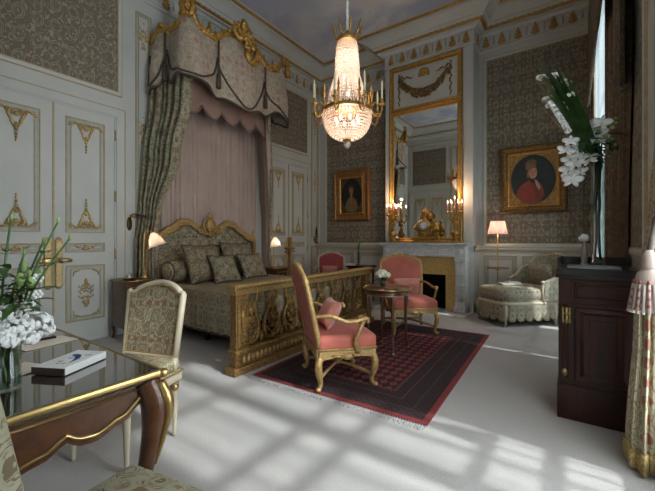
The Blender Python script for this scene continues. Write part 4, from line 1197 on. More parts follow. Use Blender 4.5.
b.ell((.16,-.02,.15), (.06,.05,.045), 8, 6); b.tube([(.15,-.02,.16),(.165,-.02,.26),(.155,-.02,.33)], [.04,.045,.02], 8); b.ell((.155,-.02,.365), (.026,.028,.034), 8, 6)
b.tube([(.17,-.03,.31),(.12,-.05,.27),(.08,-.05,.30)], [.016,.014,.012], 6); b.tube([(.15,-.04,.16),(.20,-.07,.14),(.205,-.07,.05)], [.03,.025,.016], 6); b.tube([(.17,-.02,.30),(.21,-.03,.22),(.20,-.03,.16)],[.016,.014,.012],6)
b.build('seated_figure', GOLDC, t)
b = MB(M=T(-.02,-.118,.29)@RX(PI/2)); b.lathe([(.0,.0),(.074,.0),(.077,.004),(.0,.008)], 30, caps=False); dl = b.build('dial', DIAL, t)
b = MB(M=T(-.02,-.1265,.29)@plane((0,0,0),(1,0,0),(0,0,1)))
for k in range(12):
    a = k*PI/6; b.bx(-.003,.003,.054,.068,0,.0012, M=RZ(-a))
b.bx(-.0025,.0025,-.01,.05,.0012,.0024, M=RZ(-1.15)); b.bx(-.0035,.0035,-.01,.036,.0012,.0024, M=RZ(-1.75)); b.ell((0,0,.002),.006,8,4)
b.build('hands_and_numerals', BLACKM, dl)
b = MB(M=T(-.02,-.116,.29)@RX(PI/2)); b.tube([(.080*math.cos(a),.080*math.sin(a),.004) for a in [2*PI*k/30 for k in range(30)]], .008, 6, closed=True); b.build('bezel', GOLDC, t)

# candelabra
def candelabrum(label, loc, lit=7):
    t = thing('candelabrum', label, 'candelabrum', loc, .2, 'candelabra on the mantel')
    b = MB(); b.cbx(-.065,.065,-.065,.065,0,.03,.008); b.lathe([(.06,.03),(.055,.05),(.03,.07),(.025,.10),(.05,.13),(.06,.17),(.05,.21),(.022,.25),(.018,.30),(.04,.33),(.05,.37),(.04,.41),(.02,.43),(.025,.46)], 16)
    leafclump(b, (0,0,.16), .16, .20, .10, 16, 8); leafclump(b, (0,0,.37), .13, .12, .08, 10, 5); b.build('stem', GOLDC, t)
    for k in range(lit):
        a = 2*PI*k/(lit-1); R = .115 if k < lit-1 else 0; zc = .50 if k < lit-1 else .57; ux, uy = math.cos(a), math.sin(a)
        b = MB()
        if R: b.tube(crom([(ux*.015,uy*.015,.44),(ux*.06,uy*.06,.40),(ux*.11,uy*.11,.43),(ux*R,uy*R,zc)], 4), .009, 6)
        else: b.tube([(0,0,.45),(0,0,zc)], .012, 6)
        b.lathe([(.008,0),(.026,.01),(.028,.018),(.014,.022),(.016,.05),(.012,.052)], 10, (ux*R,uy*R,zc)); ar = b.build('branch', GOLDC, t)
        b = MB(); b.lathe([(.010,.05),(.010,.175),(.006,.18)], 8, (ux*R,uy*R,zc)); b.build('candle', REDWAX, ar)
        b = MB(); b.lathe([(.002,.178),(.008,.192),(.008,.205),(.004,.224),(.001,.236)], 8, (ux*R,uy*R,zc)); b.build('flame_bulb', FLAME, ar)
    lp.append((loc[0], loc[1]-.02, loc[2]+.84))
lp = []
candelabrum('lit gilt candelabrum at the left end of the mantel shelf', (-2.79, 6.145, 1.201))
candelabrum('lit gilt candelabrum at the right end of the mantel shelf', (-1.65, 6.145, 1.201))

# ================================================================== PAINTINGS
def painting(name, label, x0, x1, z0, z1, fw, kind, tilt):
    w, h = x1-x0, z1-z0
    t = thing(name, label, 'painting', ((x0+x1)/2, YB-.02, z0), 0, 'oval portraits'); t.rotation_euler = (tilt,0,0)
    M = plane((0,0,0),(1,0,0),(0,0,1)); gm = GOLDD
    b = MB(M); b.rectmould(-w/2, w/2, 0, h, [(0,-.01),(0,.03),(fw*.15,.06),(fw*.3,.065),(fw*.42,.045),(fw*.7,.035),(fw*.85,.045),(fw,.03),(fw,.005)])
    for s, L in ((0, w), (1, h)):
        n = int(L/.045)
        for k in range(n):
            q = (k+.5)/n
            for f in (0, 1):
                p = (-w/2+q*w, (fw*.22 if f else h-fw*.22)) if s == 0 else ((-w/2+fw*.22 if f else w/2-fw*.22), q*h)
                b.ell((p[0], p[1], .066), (.018,.018,.008), 6, 4)
    b.bx(-w/2+.01, w/2-.01, .01, h-.01, -.01, .0)
    b.build('frame', plain('bronzed_frame', (.20,.11,.035), .45, .6, var=.45, nscale=40, bump=.4) if kind == 'red' else plain('dull_gilt_frame', (.30,.15,.05), .5, .6, var=.4, nscale=40, bump=.4), t)
    b = MB(M); b.rectmould(-w/2+fw-.004, w/2-fw+.004, fw-.004, h-fw+.004, [(0,.01),(.0,.034),(.012,.04),(.024,.03),(.026,.01)]); b.build('gilt_sight_edge', GOLD, t)
    # oval spandrel
    iw, ih = w/2-fw, h/2-fw; cx, cy = 0, h/2; ow, oh = iw*.93, ih*.95
    vs, fs = [], []; N = 64
    for k in range(N):
        a = 2*PI*k/N; ca, sa = math.cos(a), math.sin(a); s = max(abs(ca), abs(sa))
        vs += [(cx+iw*ca/s, cy+ih*sa/s, .012), (cx+ow*ca, cy+oh*sa, .012), (cx+ow*.96*ca, cy+oh*.96*sa, .004)]
    for k in range(N):
        l = (k+1) % N; fs += [(k*3, l*3, l*3+1, k*3+1), (k*3+1, l*3+1, l*3+2, k*3+2)]
    b = MB(M); b.add(vs, fs, 0); b.tube([(cx+ow*math.cos(a), cy+oh*math.sin(a), .014) for a in [2*PI*k/48 for k in range(48)]], .012, 6, closed=True)
    b.build('oval_slip', plain('dark_gilt_spandrel' if kind == 'red' else 'brown_spandrel', (.30,.17,.05) if kind == 'red' else (.13,.075,.03), .5, .4, var=.4, nscale=30, bump=.3), t)
    def ov(c, rx, ry, z, mi, a=0, n=28, top=None):
        pts = []
        for k in range(n):
            q = 2*PI*k/n; x, y = rx*math.cos(q), ry*math.sin(q); x, y = x*math.cos(a)-y*math.sin(a), x*math.sin(a)+y*math.cos(a)
            pts.append((cx+c[0]*iw+x*iw, cy+c[1]*ih+y*ih, z))
        b.add(pts, [tuple(range(n))], mi)
    def pg(pts, z, mi): b.add([(cx+p[0]*iw, cy+p[1]*ih, z) for p in pts], [tuple(range(len(pts)))], mi)
    b = MB(M); ov((0,0), .90, .93, .003, 0, n=48)
    if kind == 'red':
        pg([(-.66,-.60),(-.64,-.42),(-.50,-.22),(-.30,-.10),(-.08,-.02),(.12,-.04),(.30,-.16),(.40,-.34),(.44,-.60),(.34,-.80),(.10,-.90),(-.2,-.89),(-.46,-.78)], .0034, 1)
        pg([(-.02,-.04),(.10,-.04),(.18,-.20),(.30,-.50),(.36,-.80),(.16,-.88),(.10,-.50)], .0037, 6)
        pg([(-.10,.04),(.06,.04),(.12,-.10),(.02,-.16),(-.10,-.10)], .0040, 0)                       # black stock
        pg([(.06,-.02),(.16,-.05),(.30,-.30),(.26,-.42),(.14,-.26)], .0043, 3)                      # lace jabot
        ov((-.02,.14), .10, .14, .0039, 2); ov((.0,.25), .17, .235, .0046, 2, .06)                  # neck, face
        pg([(-.22,.30),(-.26,.10),(-.18,.02),(-.12,.10),(-.13,.30)], .0044, 4)                      # hair
        ov((-.07,.58), .23, .17, .0050, 5, .2); ov((-.17,.46), .13, .12, .0053, 5, .5); pg([(-.26,.36),(-.26,.56),(.10,.54),(.15,.40),(-.05,.44)], .0056, 4)   # fur hat
        for ex in (-.055, .075): ov((ex+.0,.29), .024, .016, .0055, 7, n=10)
        ov((.02,.155), .05, .016, .0055, 8, n=10); pg([(.01,.28),(.035,.20),(.0,.195)], .0054, 8)
    else:
        pg([(-.62,-.78),(-.55,-.45),(-.36,-.20),(-.16,-.08),(.10,-.10),(.34,-.24),(.50,-.52),(.56,-.78),(.2,-.92),(-.3,-.92)], .0034, 3)
        pg([(-.18,-.08),(.10,-.10),(.06,-.36),(-.05,-.42),(-.16,-.30)], .0038, 2)
        ov((-.04,.08), .10, .20, .0040, 2); ov((-.05,.28), .18, .19, .0046, 2, -.1)
        pg([(-.30,.20),(-.30,.46),(-.12,.62),(.10,.60),(.22,.44),(.18,.10),(.26,-.10),(.10,.02),(.12,.36),(-.02,.46),(-.18,.38)], .0050, 4)
        for ex in (-.11, .02): ov((ex,.30), .025, .014, .0054, 7, n=10)
        ov((-.05,.18), .04, .014, .0054, 8, n=10)
    P = lambda n, c: plain(n+('_red' if kind == 'red' else '_oval'), c, .45, var=.2, nscale=14)
    if kind == 'red':
        ms = [P('canvas_ground', (.010,.017,.016)), P('painted_coat', (.20,.030,.018)), P('painted_skin', (.40,.20,.12)), P('painted_lace', (.34,.27,.17)), P('painted_hair', (.17,.085,.035)), P('painted_fur', (.12,.065,.025)), P('painted_coat_shade', (.12,.035,.015)), P('painted_eye', (.02,.012,.01)), P('painted_lip', (.26,.08,.05))]
    else:
        ms = [P('canvas_ground', (.009,.012,.013)), P('painted_coat', (.1,.03,.02)), P('painted_skin', (.26,.15,.07)), P('painted_drapery', (.19,.125,.05)), P('painted_hair', (.05,.03,.015)), P('painted_fur', (.1,.05,.02)), P('x', (.1,.05,.02)), P('painted_eye', (.02,.012,.01)), P('painted_lip', (.16,.06,.04))]
    b.build('canvas', ms, t)
painting('portrait_painting', 'gilt framed oval portrait of a sitter in red coat and fur hat', -1.02, -.06, 1.70, 2.82, .12, 'red', math.radians(2))
painting('portrait_painting', 'darker framed oval portrait of a woman in pale drapery, left of the fireplace', -4.50, -3.57, 1.67, 2.82, .17, 'oval', math.radians(2))

# ================================================================== CHANDELIER
CHX, CHY = -2.20, 3.55
t = thing('chandelier', 'lit crystal basket chandelier with gilt candle arms hanging from the painted ceiling', 'chandelier', (CHX, CHY, 0))
b = MB(); b.tube([(0,0,3.74),(0,0,5.12)], .017, 8); b.lathe([(.05,5.10),(.07,5.14),(.07,H)], 16)
n = int((H-3.72)/.05)
for k in range(n): b.ell((0,0,3.74+.048*k), (.021,.021,.026), 8, 4)
b.build('hanging_cord', plain('ivory_silk_sleeve', (.72,.70,.66), .7), t)
b = MB(); b.lathe([(.105,3.60),(.118,3.605),(.122,3.63),(.115,3.65),(.09,3.655),(.03,3.68),(.03,3.72),(.012,3.75)], 24)
for k in range(8):
    a = 2*PI*k/8; u = Vector((math.cos(a), math.sin(a), 0))
    b.tube([tuple(u*q[0]+Vector((0,0,q[1]))) for q in ((.105,3.64),(.15,3.70),(.165,3.77),(.185,3.82))], [.012,.015,.012,.004], 6)
b.build('crown', GOLD, t)
def neck_r(q): return interp([(0,.112),(.08,.124),(.42,.140),(.8,.212),(1,.262)], q)
# crystal strings down to the ring, and the basket below it
b = MB(); NS = 44
for k in range(NS):
    a = 2*PI*k/NS
    for j in range(26):
        q = (j+.5)/26; r = neck_r(q); b.ell((r*math.cos(a), r*math.sin(a), 3.60-.82*q), (.0105+.004*q,.0105+.004*q,.0155), 5, 3)
b.build('crystal_strings', CRYSTAL, t)
b = MB(); NB = 52
for k in range(NB):
    a = 2*PI*k/NB
    for j in range(13):
        q = (j+.5)/13; ph = q*PI/2*.98; r = .285*math.cos(ph)**.75; z = 2.755-.31*math.sin(ph)
        s = max(.25, r/.285); b.ell((r*math.cos(a), r*math.sin(a), z), (.014*s+.003,.014*s+.003,.015), 5, 3)
b.build('crystal_basket', CRYSTAL, t)
b = MB()
for k in range(40):
    a = 2*PI*k/40; b.ell((.272*math.cos(a), .272*math.sin(a), 2.725), (.010,.010,.030), 5, 4)
b.build('crystal_drops', CRYSTAL, t)
b = MB(); b.lathe([(.275,2.768),(.292,2.77),(.298,2.785),(.292,2.80),(.275,2.802),(.268,2.785)], 40)
for k in range(24): a = 2*PI*(k+.5)/24; b.ell((.29*math.cos(a), .29*math.sin(a), 2.808), (.014,.014,.018), 6, 4)
b.build('ring', GOLDD, t)
b = MB(); b.lathe([(.001,2.425),(.05,2.43),(.055,2.445),(.02,2.46)], 14); b.build('bottom_cup', GOLD, t)
b = MB(); b.ell((0,0,2.385), (.042,.042,.045), 14, 9); b.build('crystal_ball', CRYSTAL, t)
for k in range(8):
    a = 2*PI*(k+.3)/8; u = Vector((math.cos(a), math.sin(a), 0)); V = lambda r, z: tuple(u*r+Vector((0,0,z)))
    b = MB(); b.tube(crom([V(.29,2.785),V(.33,2.70),V(.385,2.67),V(.415,2.73),V(.42,2.80)], 5), .010, 6)
    b.tube(crom([V(.30,2.80),V(.34,2.84),V(.37,2.79),V(.35,2.75)], 4), [.009]*12+[.004], 5)
    c = u*.42; b.lathe([(.01,2.79),(.034,2.805),(.036,2.815),(.016,2.82),(.018,2.86),(.014,2.87)], 10, (c.x, c.y, 0)); ar = b.build('candle_arm', GOLD, t)
    b = MB(); b.lathe([(.012,2.86),(.011,3.04),(.006,3.075),(.001,3.10)], 8, (c.x, c.y, 0)); b.build('candle', IVORY, ar)
    for q in range(1):
        b = MB(); c2 = u*.30; b.lathe([(.008,2.82),(.012,2.90),(.02,2.93),(.012,2.97),(.016,3.0),(.004,3.06)], 8, (c2.x, c2.y, 0)); b.build('finial', GOLD, ar)
b = MB()
for k in range(8):
    a = 2*PI*k/8; b.ell((.14*math.cos(a), .14*math.sin(a), 2.68), (.018,.018,.03), 8, 5)
for z in (3.0, 3.2, 3.4): b.ell((.03*math.cos(z*9),.03*math.sin(z*9),z), (.018,.018,.03), 8, 5)
b.build('light_bulbs', BULB, t)

# ================================================================== FLOOR LAMP
t = thing('floor_lamp', 'brass floor lamp with pink pleated shade and a tray behind the daybed', 'lamp', (-1.03, 6.45, 0))
b = MB(); b.lathe([(.13,0),(.13,.015),(.10,.025),(.03,.04),(.012,.07)], 24); b.build('base', BRASS, t)
b = MB(); b.tube([(0,0,.05),(0,0,1.40)], .010, 8); b.build('pole', BRASS, t)
b = MB(); b.lathe([(.012,.765),(.17,.77),(.18,.785),(.175,.787),(.165,.778),(.012,.777)], 30); b.ell((0,0,.755), (.03,.03,.02), 10, 6); b.build('tray', BRASS, t)
b = MB(); b.grid(lambda u, v: ((.108+.045*v)*(1+.014*math.cos(72*2*PI*u))*math.cos(2*PI*u), (.108+.045*v)*(1+.014*math.cos(72*2*PI*u))*math.sin(2*PI*u), 1.565-.215*v), 144, 4, closeu=True); b.build('lamp_shade', SHADEP, t)
b = MB(); b.ell((0,0,1.45), (.028,.028,.04), 10, 7); b.build('light_bulb', BULB, t)

# ================================================================== DAYBED
DA = math.radians(47); 
# local frame: +x from foot to back, y across; near side is -y
t = thing('daybed', 'cream framed daybed with floral upholstery and scalloped skirt beside the dark cabinet', 'daybed', (-1.05, 5.725, 0), DA); t.scale = (1,1,1.045)
Wd, Ld = .68, 1.28
b = MB(); 
def pouf(u, v):
    return None
out = []
for k in range(13): a = PI/2+PI*k/12; out.append((.22+.22*math.cos(a)*abs(math.cos(a))**-.3 if abs(math.cos(a)) > 1e-6 else .22, .34*math.copysign(abs(math.sin(a))**.7, math.sin(a))))
out += [(Ld*.80, -.34), (Ld*.80, .34)]
b.prism(out, .26, .36); b.build('seat_deck', CHAISEF, t)
b = MB(); lay = [(.955,.355),(1.0,.375),(1.02,.41),(1.02,.455),(1.0,.49),(.94,.512),(.80,.524),(.4,.532)]
vs = []; fs = []; dense = []
for p, q in zip(out, out[1:]+out[:1]):
    m_ = max(1, int((Vector(q)-Vector(p)).length/.06))
    for k in range(m_): dense.append((lerp(p[0],q[0],k/m_), lerp(p[1],q[1],k/m_)))
N = len(dense)
for (s_, z) in lay:
    for p in dense: vs.append((.52+(p[0]-.52)*s_, p[1]*s_, z))
for k in range(len(lay)-1):
    for i in range(N): j = (i+1) % N; fs.append((k*N+i, k*N+j, (k+1)*N+j, (k+1)*N+i))
fs.append(tuple((len(lay)-1)*N+i for i in range(N)))
b.add(vs, fs, 0, True); b.build('seat', CHAISEF, t)
b = MB(); b.tube([(p[0], p[1], .315) for p in out], .024, 8, closed=True)
b.build('seat_rail', CREAMW, t)
b = MB()
def skirt(u, v):
    n = len(out); q = u*(n-1); i = min(n-2, int(q)); f = q-i
    x = lerp(out[i][0], out[i+1][0], f); y = lerp(out[i][1], out[i+1][1], f)
    return x, y
# perimeter by arc length
per = [Vector((p[0], p[1], 0)) for p in out]; per = per+[per[0]]; cum = [0]
for p, q in zip(per, per[1:]): cum.append(cum[-1]+(q-p).length)
def along(s):
    s = s % cum[-1]
    for i in range(len(per)-1):
        if s <= cum[i+1]: return per[i].lerp(per[i+1], (s-cum[i])/max(1e-6, cum[i+1]-cum[i]))
    return per[-1]
NSC = 24
def sk(u, v):
    p = along(u*cum[-1]); c = Vector((.55,0,0)); d = (p-c).normalized(); s = abs(math.sin(PI*u*NSC))
    o = .012+.022*s*v; z = .30-(.165+.055*s**.5)*v
    return (p.x+d.x*o, p.y+d.y*o, z)
b.grid(sk, NSC*8, 6); b.build('scalloped_skirt', CHAISEF, t)
b = MB(); b.tube([sk(k/(NSC*8), 1) for k in range(NSC*8)], .008, 5, closed=True); b.build('skirt_fringe', plain('olive_fringe', (.20,.155,.08), .8, var=.4, nscale=60), t)
for (x, y) in ((.06,-.30),(.06,.30),(.86,-.345),(.86,.345)):
    b = MB(); b.tube([(x,y,.30),(x,y*1.04,.16),(x,y*1.02,.004)], [.026,.020,.015], 8); b.build('leg', CREAMW, t)
# wrapped back (bergere), horseshoe in plan
def hs_(u):   # u -1..1 round the back
    a = u*PI*.62; return Vector((.82+.36*math.cos(a), .355*math.sin(a)/math.sin(min(PI/2, PI*.62)) if False else .36*math.sin(a), 0))
def hz(u): return interp([(0,.98),(.35,.95),(.62,.78),(.85,.64),(1,.60)], abs(u))
b = MB()
def bk(off):
    def fn(u, v):
        q = u*2-1; p = hs_(q); c = Vector((.82,0,0)); d = (p-c).normalized(); z = lerp(.34, hz(q), v)
        return (p.x+d.x*(off+.06*v), p.y+d.y*(off+.02*v), z)
    return fn
b.grid(bk(-.045), 36, 8); f_ = bk(.02); b.grid(lambda u, v: f_(1-u, v), 36, 8); b.build('backrest', CHAISEF, t)
b = MB(); b.tube([Vector(bk(-.012)(k/36, 1)) for k in range(37)], .024, 8)
for s in (0, 1):
    p = Vector(bk(-.012)(s, 1)); b.tube([tuple(p), (p.x-.03, p.y, p.z-.10), (p.x-.01, p.y, .30)], [.022,.024,.022], 8); b.ell((p.x-.015, p.y, p.z), (.034,.030,.028), 8, 6)
b.build('back_frame', CREAMW, t)
M = RZ(DA); p = M@Vector((.93,-.02,0))
scatter('floral cushion against the back of the daybed', (-1.05+p.x, 5.725+p.y, .725), (M@RX(0)@RY(-.35)@plane((0,0,0),(0,1,0),(0,0,1))@RY(PI)).to_euler(), .44, .36, CHAISEF, .14)
b = MB(); b.rbox((0,0,.012), (.30,.20,.024), .010); b.rbox((.05,.01,.034), (.18,.16,.022), .009)
o = tag(b.build('folded_towel', LINEN), 'folded pale linen lying on the foot of the daybed', 'towel'); p = M@Vector((.42,.05,0)); o.location = (-1.05+p.x, 5.725+p.y, .561); o.rotation_euler = (0,0,.5)

# ================================================================== CABINET
t = thing('cabinet', 'dark mahogany cabinet with brass hinges standing by the window pier', 'cabinet', (-.09, 2.96, 0))
cw, cdp = .452, .56
b = MB(); b.cbx(0, cw, 0, cdp, .0, .24, .004); b.cbx(.008, cw-.008, .008, cdp, .24, .985, .004); b.build('carcass', MAHOG, t)
b = MB(); b.cbx(-.012, cw+.01, -.014, cdp, .985, 1.005, .004); b.build('cornice_moulding', BLACKW, t)
b = MB(); b.cbx(-.004, cw+.004, -.006, cdp, 1.005, 1.05, .003); b.build('top', BLACKW, t)
b = MB(); b.cbx(-.004, .012, .30, cdp, 1.05, 1.115, .003); b.cbx(-.004, cw, cdp-.016, cdp, 1.05, 1.115, .003); b.build('gallery', BLACKW, t)
Mf = plane((0,.008,0),(1,0,0),(0,0,1))
b = MB(Mf); b.bx(.085, cw-.02, .26, .81, 0, .014); b.rectmould(.10, cw-.04, .28, .79, [(0,.014),(.006,.024),(.03,.026),(.05,.016),(.056,.008),(.075,.008),(.085,.016),(.09,.010)])
b.bx(.115, cw-.055, .295, .775, .0, .009); dr = b.build('door', MAHOG, t)
b = MB(Mf); b.bx(.02, .075, .26, .97, 0, .012); b.rectmould(.03, .066, .28, .80, [(0,.012),(.004,.018),(.01,.018),(.014,.012)]); b.build('stile', MAHOG, t)
b = MB(Mf); b.bx(.085, cw-.02, .83, .965, 0, .016); b.rectmould(.10, cw-.035, .845, .95, [(0,.016),(.004,.022),(.012,.022),(.016,.016)]); b.build('drawer', MAHOG, t)
b = MB(Mf)
for z0 in (.735, .685):
    for k in range(2):
        b.bx(.032, .080, z0+.03*k*.0, z0+.010, .012, .022); 
    b.bx(.030, .040, z0-.01, z0+.045, .012, .026); b.bx(.070, .078, z0-.01, z0+.045, .012, .026); b.tube([(.056,z0-.012,.024),(.056,z0+.045,.024)], .009, 8)
b.build('brass_hinge', BRASS, t)
b = MB(Mf); b.lathe([(.002,0),(.016,.002),(.016,.006),(.002,.008)], 16, (.045,.33,.014), sy=1.6); b.ell((.045,.33,.022), (.005,.012,.006), 8, 5); b.build('brass_escutcheon', BRASS, t)
b = MB(); b.cbx(-.15,.15,-.08,.08,0,.016,.004); b.cbx(-.14,.14,-.07,.07,.016,.020,.002); o = tag(b.build('tray', LAPTOP), 'flat slate grey tray lying on the dark cabinet top', 'tray'); o.location = (.115, 3.07, 1.051)
# tall vase with gladioli and white orchids
t = thing('tall_flower_vase', 'tall clear glass cylinder of white orchids and gladioli on the dark cabinet', 'vase', (.155, 3.31, 1.051))
b = MB(); b.lathe([(0,.0),(.055,.0),(.056,.012),(.045,.022),(.044,.80),(.041,.80),(.041,.03),(.0,.028)], 24, caps=False); b.build('glass_cylinder', GLASS, t)
b = MB(); r = random.Random(9)
for k in range(9):
    a = r.uniform(0, 6.28); b.tube([(.02*math.cos(a),.02*math.sin(a),.05),(.022*math.cos(a+2),.022*math.sin(a+2),.45),(.025*math.cos(a+1),.025*math.sin(a+1),.95)], .005, 5)
b.build('stems', GREEND, t)
b = MB()
gd = Vector((-.40,-.04,.84)).normalized(); g0 = Vector((-.02,0,.80))
for k in range(46):
    d = gd+Vector((r.uniform(-.11,.12), r.uniform(-.15,.15), r.uniform(-.08,.10))); q = g0+Vector((r.uniform(-.03,.03),0,r.uniform(-.05,.15)))
    leaf(b, q, d, r.uniform(.50,.84), .060, .04)
for k in range(16):
    d = gd+Vector((r.uniform(-.16,.16), r.uniform(-.1,.1), r.uniform(-.05,.2))); leaf(b, g0+gd*r.uniform(.45,.68), d, r.uniform(.14,.26), .03, .0)
b.build('gladiolus_leaves', GREEN, t)
for k in range(20):
    q = g0+gd*r.uniform(.46,.74)+Vector((r.uniform(-.05,.11), r.uniform(-.05,.05), r.uniform(-.05,.05))); b = MB(); bloom(b, q, .024, 11, .019, 40+k); b.build('gladiolus_bloom', PETAL, t)
for k in range(11):
    q = g0+gd*(.27+.026*k)+Vector((-.045,-.05,-.01)); b = MB(); bloom(b, q, .019, 9, .017, 80+k); b.build('gladiolus_bloom', PETAL, t)
b = MB()
def orchid(mb, c, s, seed):
    r2 = random.Random(seed); n = Vector((r2.uniform(-.5,.3), -1, r2.uniform(-.2,.5))).normalized(); Q = n.to_track_quat('Z','Y').to_matrix()@RZ(r2.uniform(-.4,.4)).to_3x3()
    for a, l, w in ((0,.9,.5),(2.3,.85,.45),(-2.3,.85,.45),(1.25,1.05,.85),(-1.25,1.05,.85)):
        R = Q@RZ(a).to_3x3(); o = R@Vector((0, l*s*.5, 0)); mb.ell(Vector(c)+o, (w*s*.5, l*s*.55, s*.10), 8, 4, R=R)
    mb.ell(Vector(c)+n*s*.12, (s*.18,)*3, 6, 4)
for k, (x, z) in enumerate(((-.17,.99),(-.12,1.01),(-.20,.93),(-.14,.94),(-.08,.97),(-.18,.87),(-.12,.88),(-.06,.91),(.0,1.04),(.03,1.10),(-.03,1.10),(-.19,.80),(-.14,.82),(-.17,.74),(-.11,.76),(-.03,.97),(.02,.99),(-.05,.84),(-.16,.69))):
    b = MB(); orchid(b, (x*.92-.01, r.uniform(-.07,.02), z-.04), .066*r.uniform(.85,1.15), k); b.build('orchid_bloom', PETAL, t)
for k in range(26): b = MB(); b.ell((r.uniform(-.12,.11), r.uniform(-.05,.06), r.uniform(.80,1.12)), .014*r.uniform(.7,1.2), 6, 4); b.build('bud', BUD, t)
for k in range(10): b = MB(); b.ell((-.15+r.uniform(-.02,.02), r.uniform(-.03,.03), 1.16+r.uniform(-.04,.05)), .014, 6, 4); b.build('bud', BUD, t)
b = MB()
for k in range(22): a = r.uniform(0,6.28); leaf(b, (r.uniform(-.08,.08), 0, r.uniform(.80,1.0)), (math.cos(a),math.sin(a),r.uniform(-.3,.6)), r.uniform(.10,.2), .05, .5)
b.tube(crom([(-.03,0,.82),(-.075,-.01,.78),(-.085,-.015,.55),(-.08,-.01,.34)], 4), .004, 5)
for k in range(7): leaf(b, (-.08,-.012,.72-.055*k), ((-1)**k*.6,-.2,-.5), .07, .025, .2)
b.build('foliage', GREEND, t)
t = thing('bud_vase', 'small blush figurine vase with a single white bloom left of the tall vase', 'vase', (.075, 3.36, 1.051))
b = MB(); b.lathe([(.028,0),(.03,.01),(.018,.03),(.026,.08),(.018,.13),(.012,.17),(.014,.19)], 14); b.build('figurine', FIG, t)
b = MB(); bloom(b, (0,0,.215), .034, 30, .018, 5); b.build('bloom', PETAL, t)

# ================================================================== WINDOW CURTAINS
def curtain(name, label, rows, folds, amp, mat, ph=0):
    b = MB(); loft(b, rows, folds, amp, nv=40, ph=ph); return tag(b.build(name, mat), label, 'curtain', 'window curtains')
curtain('window_curtain', 'dark brocade curtain at the far side of the far window, by the painting', [(4.5,(XR-.05,6.55),(XR-.165,5.86),1),(2.8,(XR-.05,6.55),(XR-.165,5.88),1),(1.3,(XR-.05,6.55),(XR-.16,6.0),.9),(.02,(XR-.05,6.55),(XR-.16,6.0),1)], 7, .016, WCURT)
curtain('window_curtain', 'dark brocade curtain hanging between the far window and the cabinet', [(4.5,(XR-.105,4.40),(XR-.035,3.30),1),(2.8,(XR-.105,4.40),(XR-.035,3.36),1),(1.3,(XR-.10,4.42),(XR-.035,3.60),.9),(.02,(XR-.10,4.42),(XR-.035,3.62),1)], 9, .022, WCURT, 1.3)
b = MB()
def pelm(u, v):
    y = 6.5-3.4*u; s = abs(math.sin(PI*u*3)); z = lerp(4.55, 3.32-.25*s, v); return (XR-.19-.02*s*v, y, z)
b.grid(pelm, 90, 10); b.tube([pelm(k/90, 1) for k in range(91)], .02, 5)
b.bx(XR-.19, XR-.02, 3.1, 6.5, 4.55, 4.58)
for y in (6.5, 3.1): b.bx(XR-.19, XR-.02, y-.008, y+.008, 3.9, 4.56)
tag(b.build('window_pelmet', WCURT), 'dark brocade pelmet with swags over the far window', 'pelmet')
b = MB()
def tailfn(u, v):
    y = 3.90-.70*u; z = lerp(4.5, 2.75-.45*u, v); return (XR-.10+.028*math.sin(u*16), y, z)
b.grid(tailfn, 40, 12); b.tube([tailfn(k/40, 1) for k in range(41)], .022, 6)
tag(b.build('curtain_tail', WCURT), 'dark fringed tail of the pelmet hanging above the cabinet', 'curtain')
curtain('sheer_curtain', 'white voile sheer glowing between the dark curtains of the far window', [(4.4,(XR-.125,5.84),(XR-.125,4.45),1),(.04,(XR-.125,5.84),(XR-.125,4.45),1)], 16, .007, SHEER2)
curtain('sheer_curtain', 'white voile sheer in the near window recess behind the floral tapestry curtain', [(3.9,(XR+.06,2.66),(XR+.06,1.05),1),(.07,(XR+.06,2.66),(XR+.06,1.05),1)], 16, .008, SHEER, .4)
b = MB()
NR = [(3.9,.405,2.55,.014,.16),(2.0,.40,2.56,.016,.14),(1.4,.375,2.57,.030,.11),(1.12,.352,2.58,.036,.085),(.8,.340,2.585,.050,.10),(.10,.322,2.60,.064,.135)]
def nc(u, v):
    z = lerp(3.9, .10, v); cx, cy, rx, ry = [interp([(-q[0], q[i]) for q in NR], -z) for i in (1,2,3,4)]
    a = 2*PI*u; f = 1+.16*math.sin(9*a+1.5*math.sin(v*4))+.06*math.sin(17*a)
    return (cx+rx*f*math.cos(a), cy+ry*f*math.sin(a), z)
b.grid(nc, 108, 50, closeu=True)
o = tag(b.build('window_curtain', NCURT), 'pale floral tapestry curtain at the right edge in front of the cabinet', 'curtain', 'window curtains')
b = MB()
for k in range(90):
    p = nc(k/90, 1); q = Vector(((p[0]-.322)*1.04+.322, (p[1]-2.60)*1.03+2.60, 0))
    b.tube([(q.x, q.y, .125), (q.x, q.y, .02)], .008, 5)
b.build('bullion_fringe', FRINGE, o)['kind'] = 'stuff'
t = thing('curtain_tassel', 'large striped tieback tassel on the near floral curtain', 'tassel', (XR-.065, 2.36, 0))
b = MB(); b.tube(crom([(.09,.10,1.46),(.03,.04,1.34),(0,0,1.18)], 5), .012, 6); b.build('rope', CORD, t)
b = MB(); b.lathe([(.012,1.20),(.03,1.17),(.034,1.12),(.024,1.10)], 14); b.build('head', FIG, t)
b = MB(); b.lathe([(.022,1.11),(.05,1.08),(.075,.92),(.085,.90),(.07,.895)], 20)
for k in range(22): a = 2*PI*k/22; b.tube([(.06*math.cos(a),.06*math.sin(a),1.03),(.082*math.cos(a),.082*math.sin(a),.885)], .008, 5)
b.build('skirt', FIG, t)
b = MB()
for k in range(11):
    a = 2*PI*k/11
    for z, rr in ((1.04,.060),(1.0,.066),(.96,.072),(.925,.078)): b.ell((rr*math.cos(a), rr*math.sin(a), z), (.008,.008,.013), 6, 4)
b.build('woven_rosettes', plain('tassel_red', (.24,.07,.05), .8, var=.5, nscale=60), t)

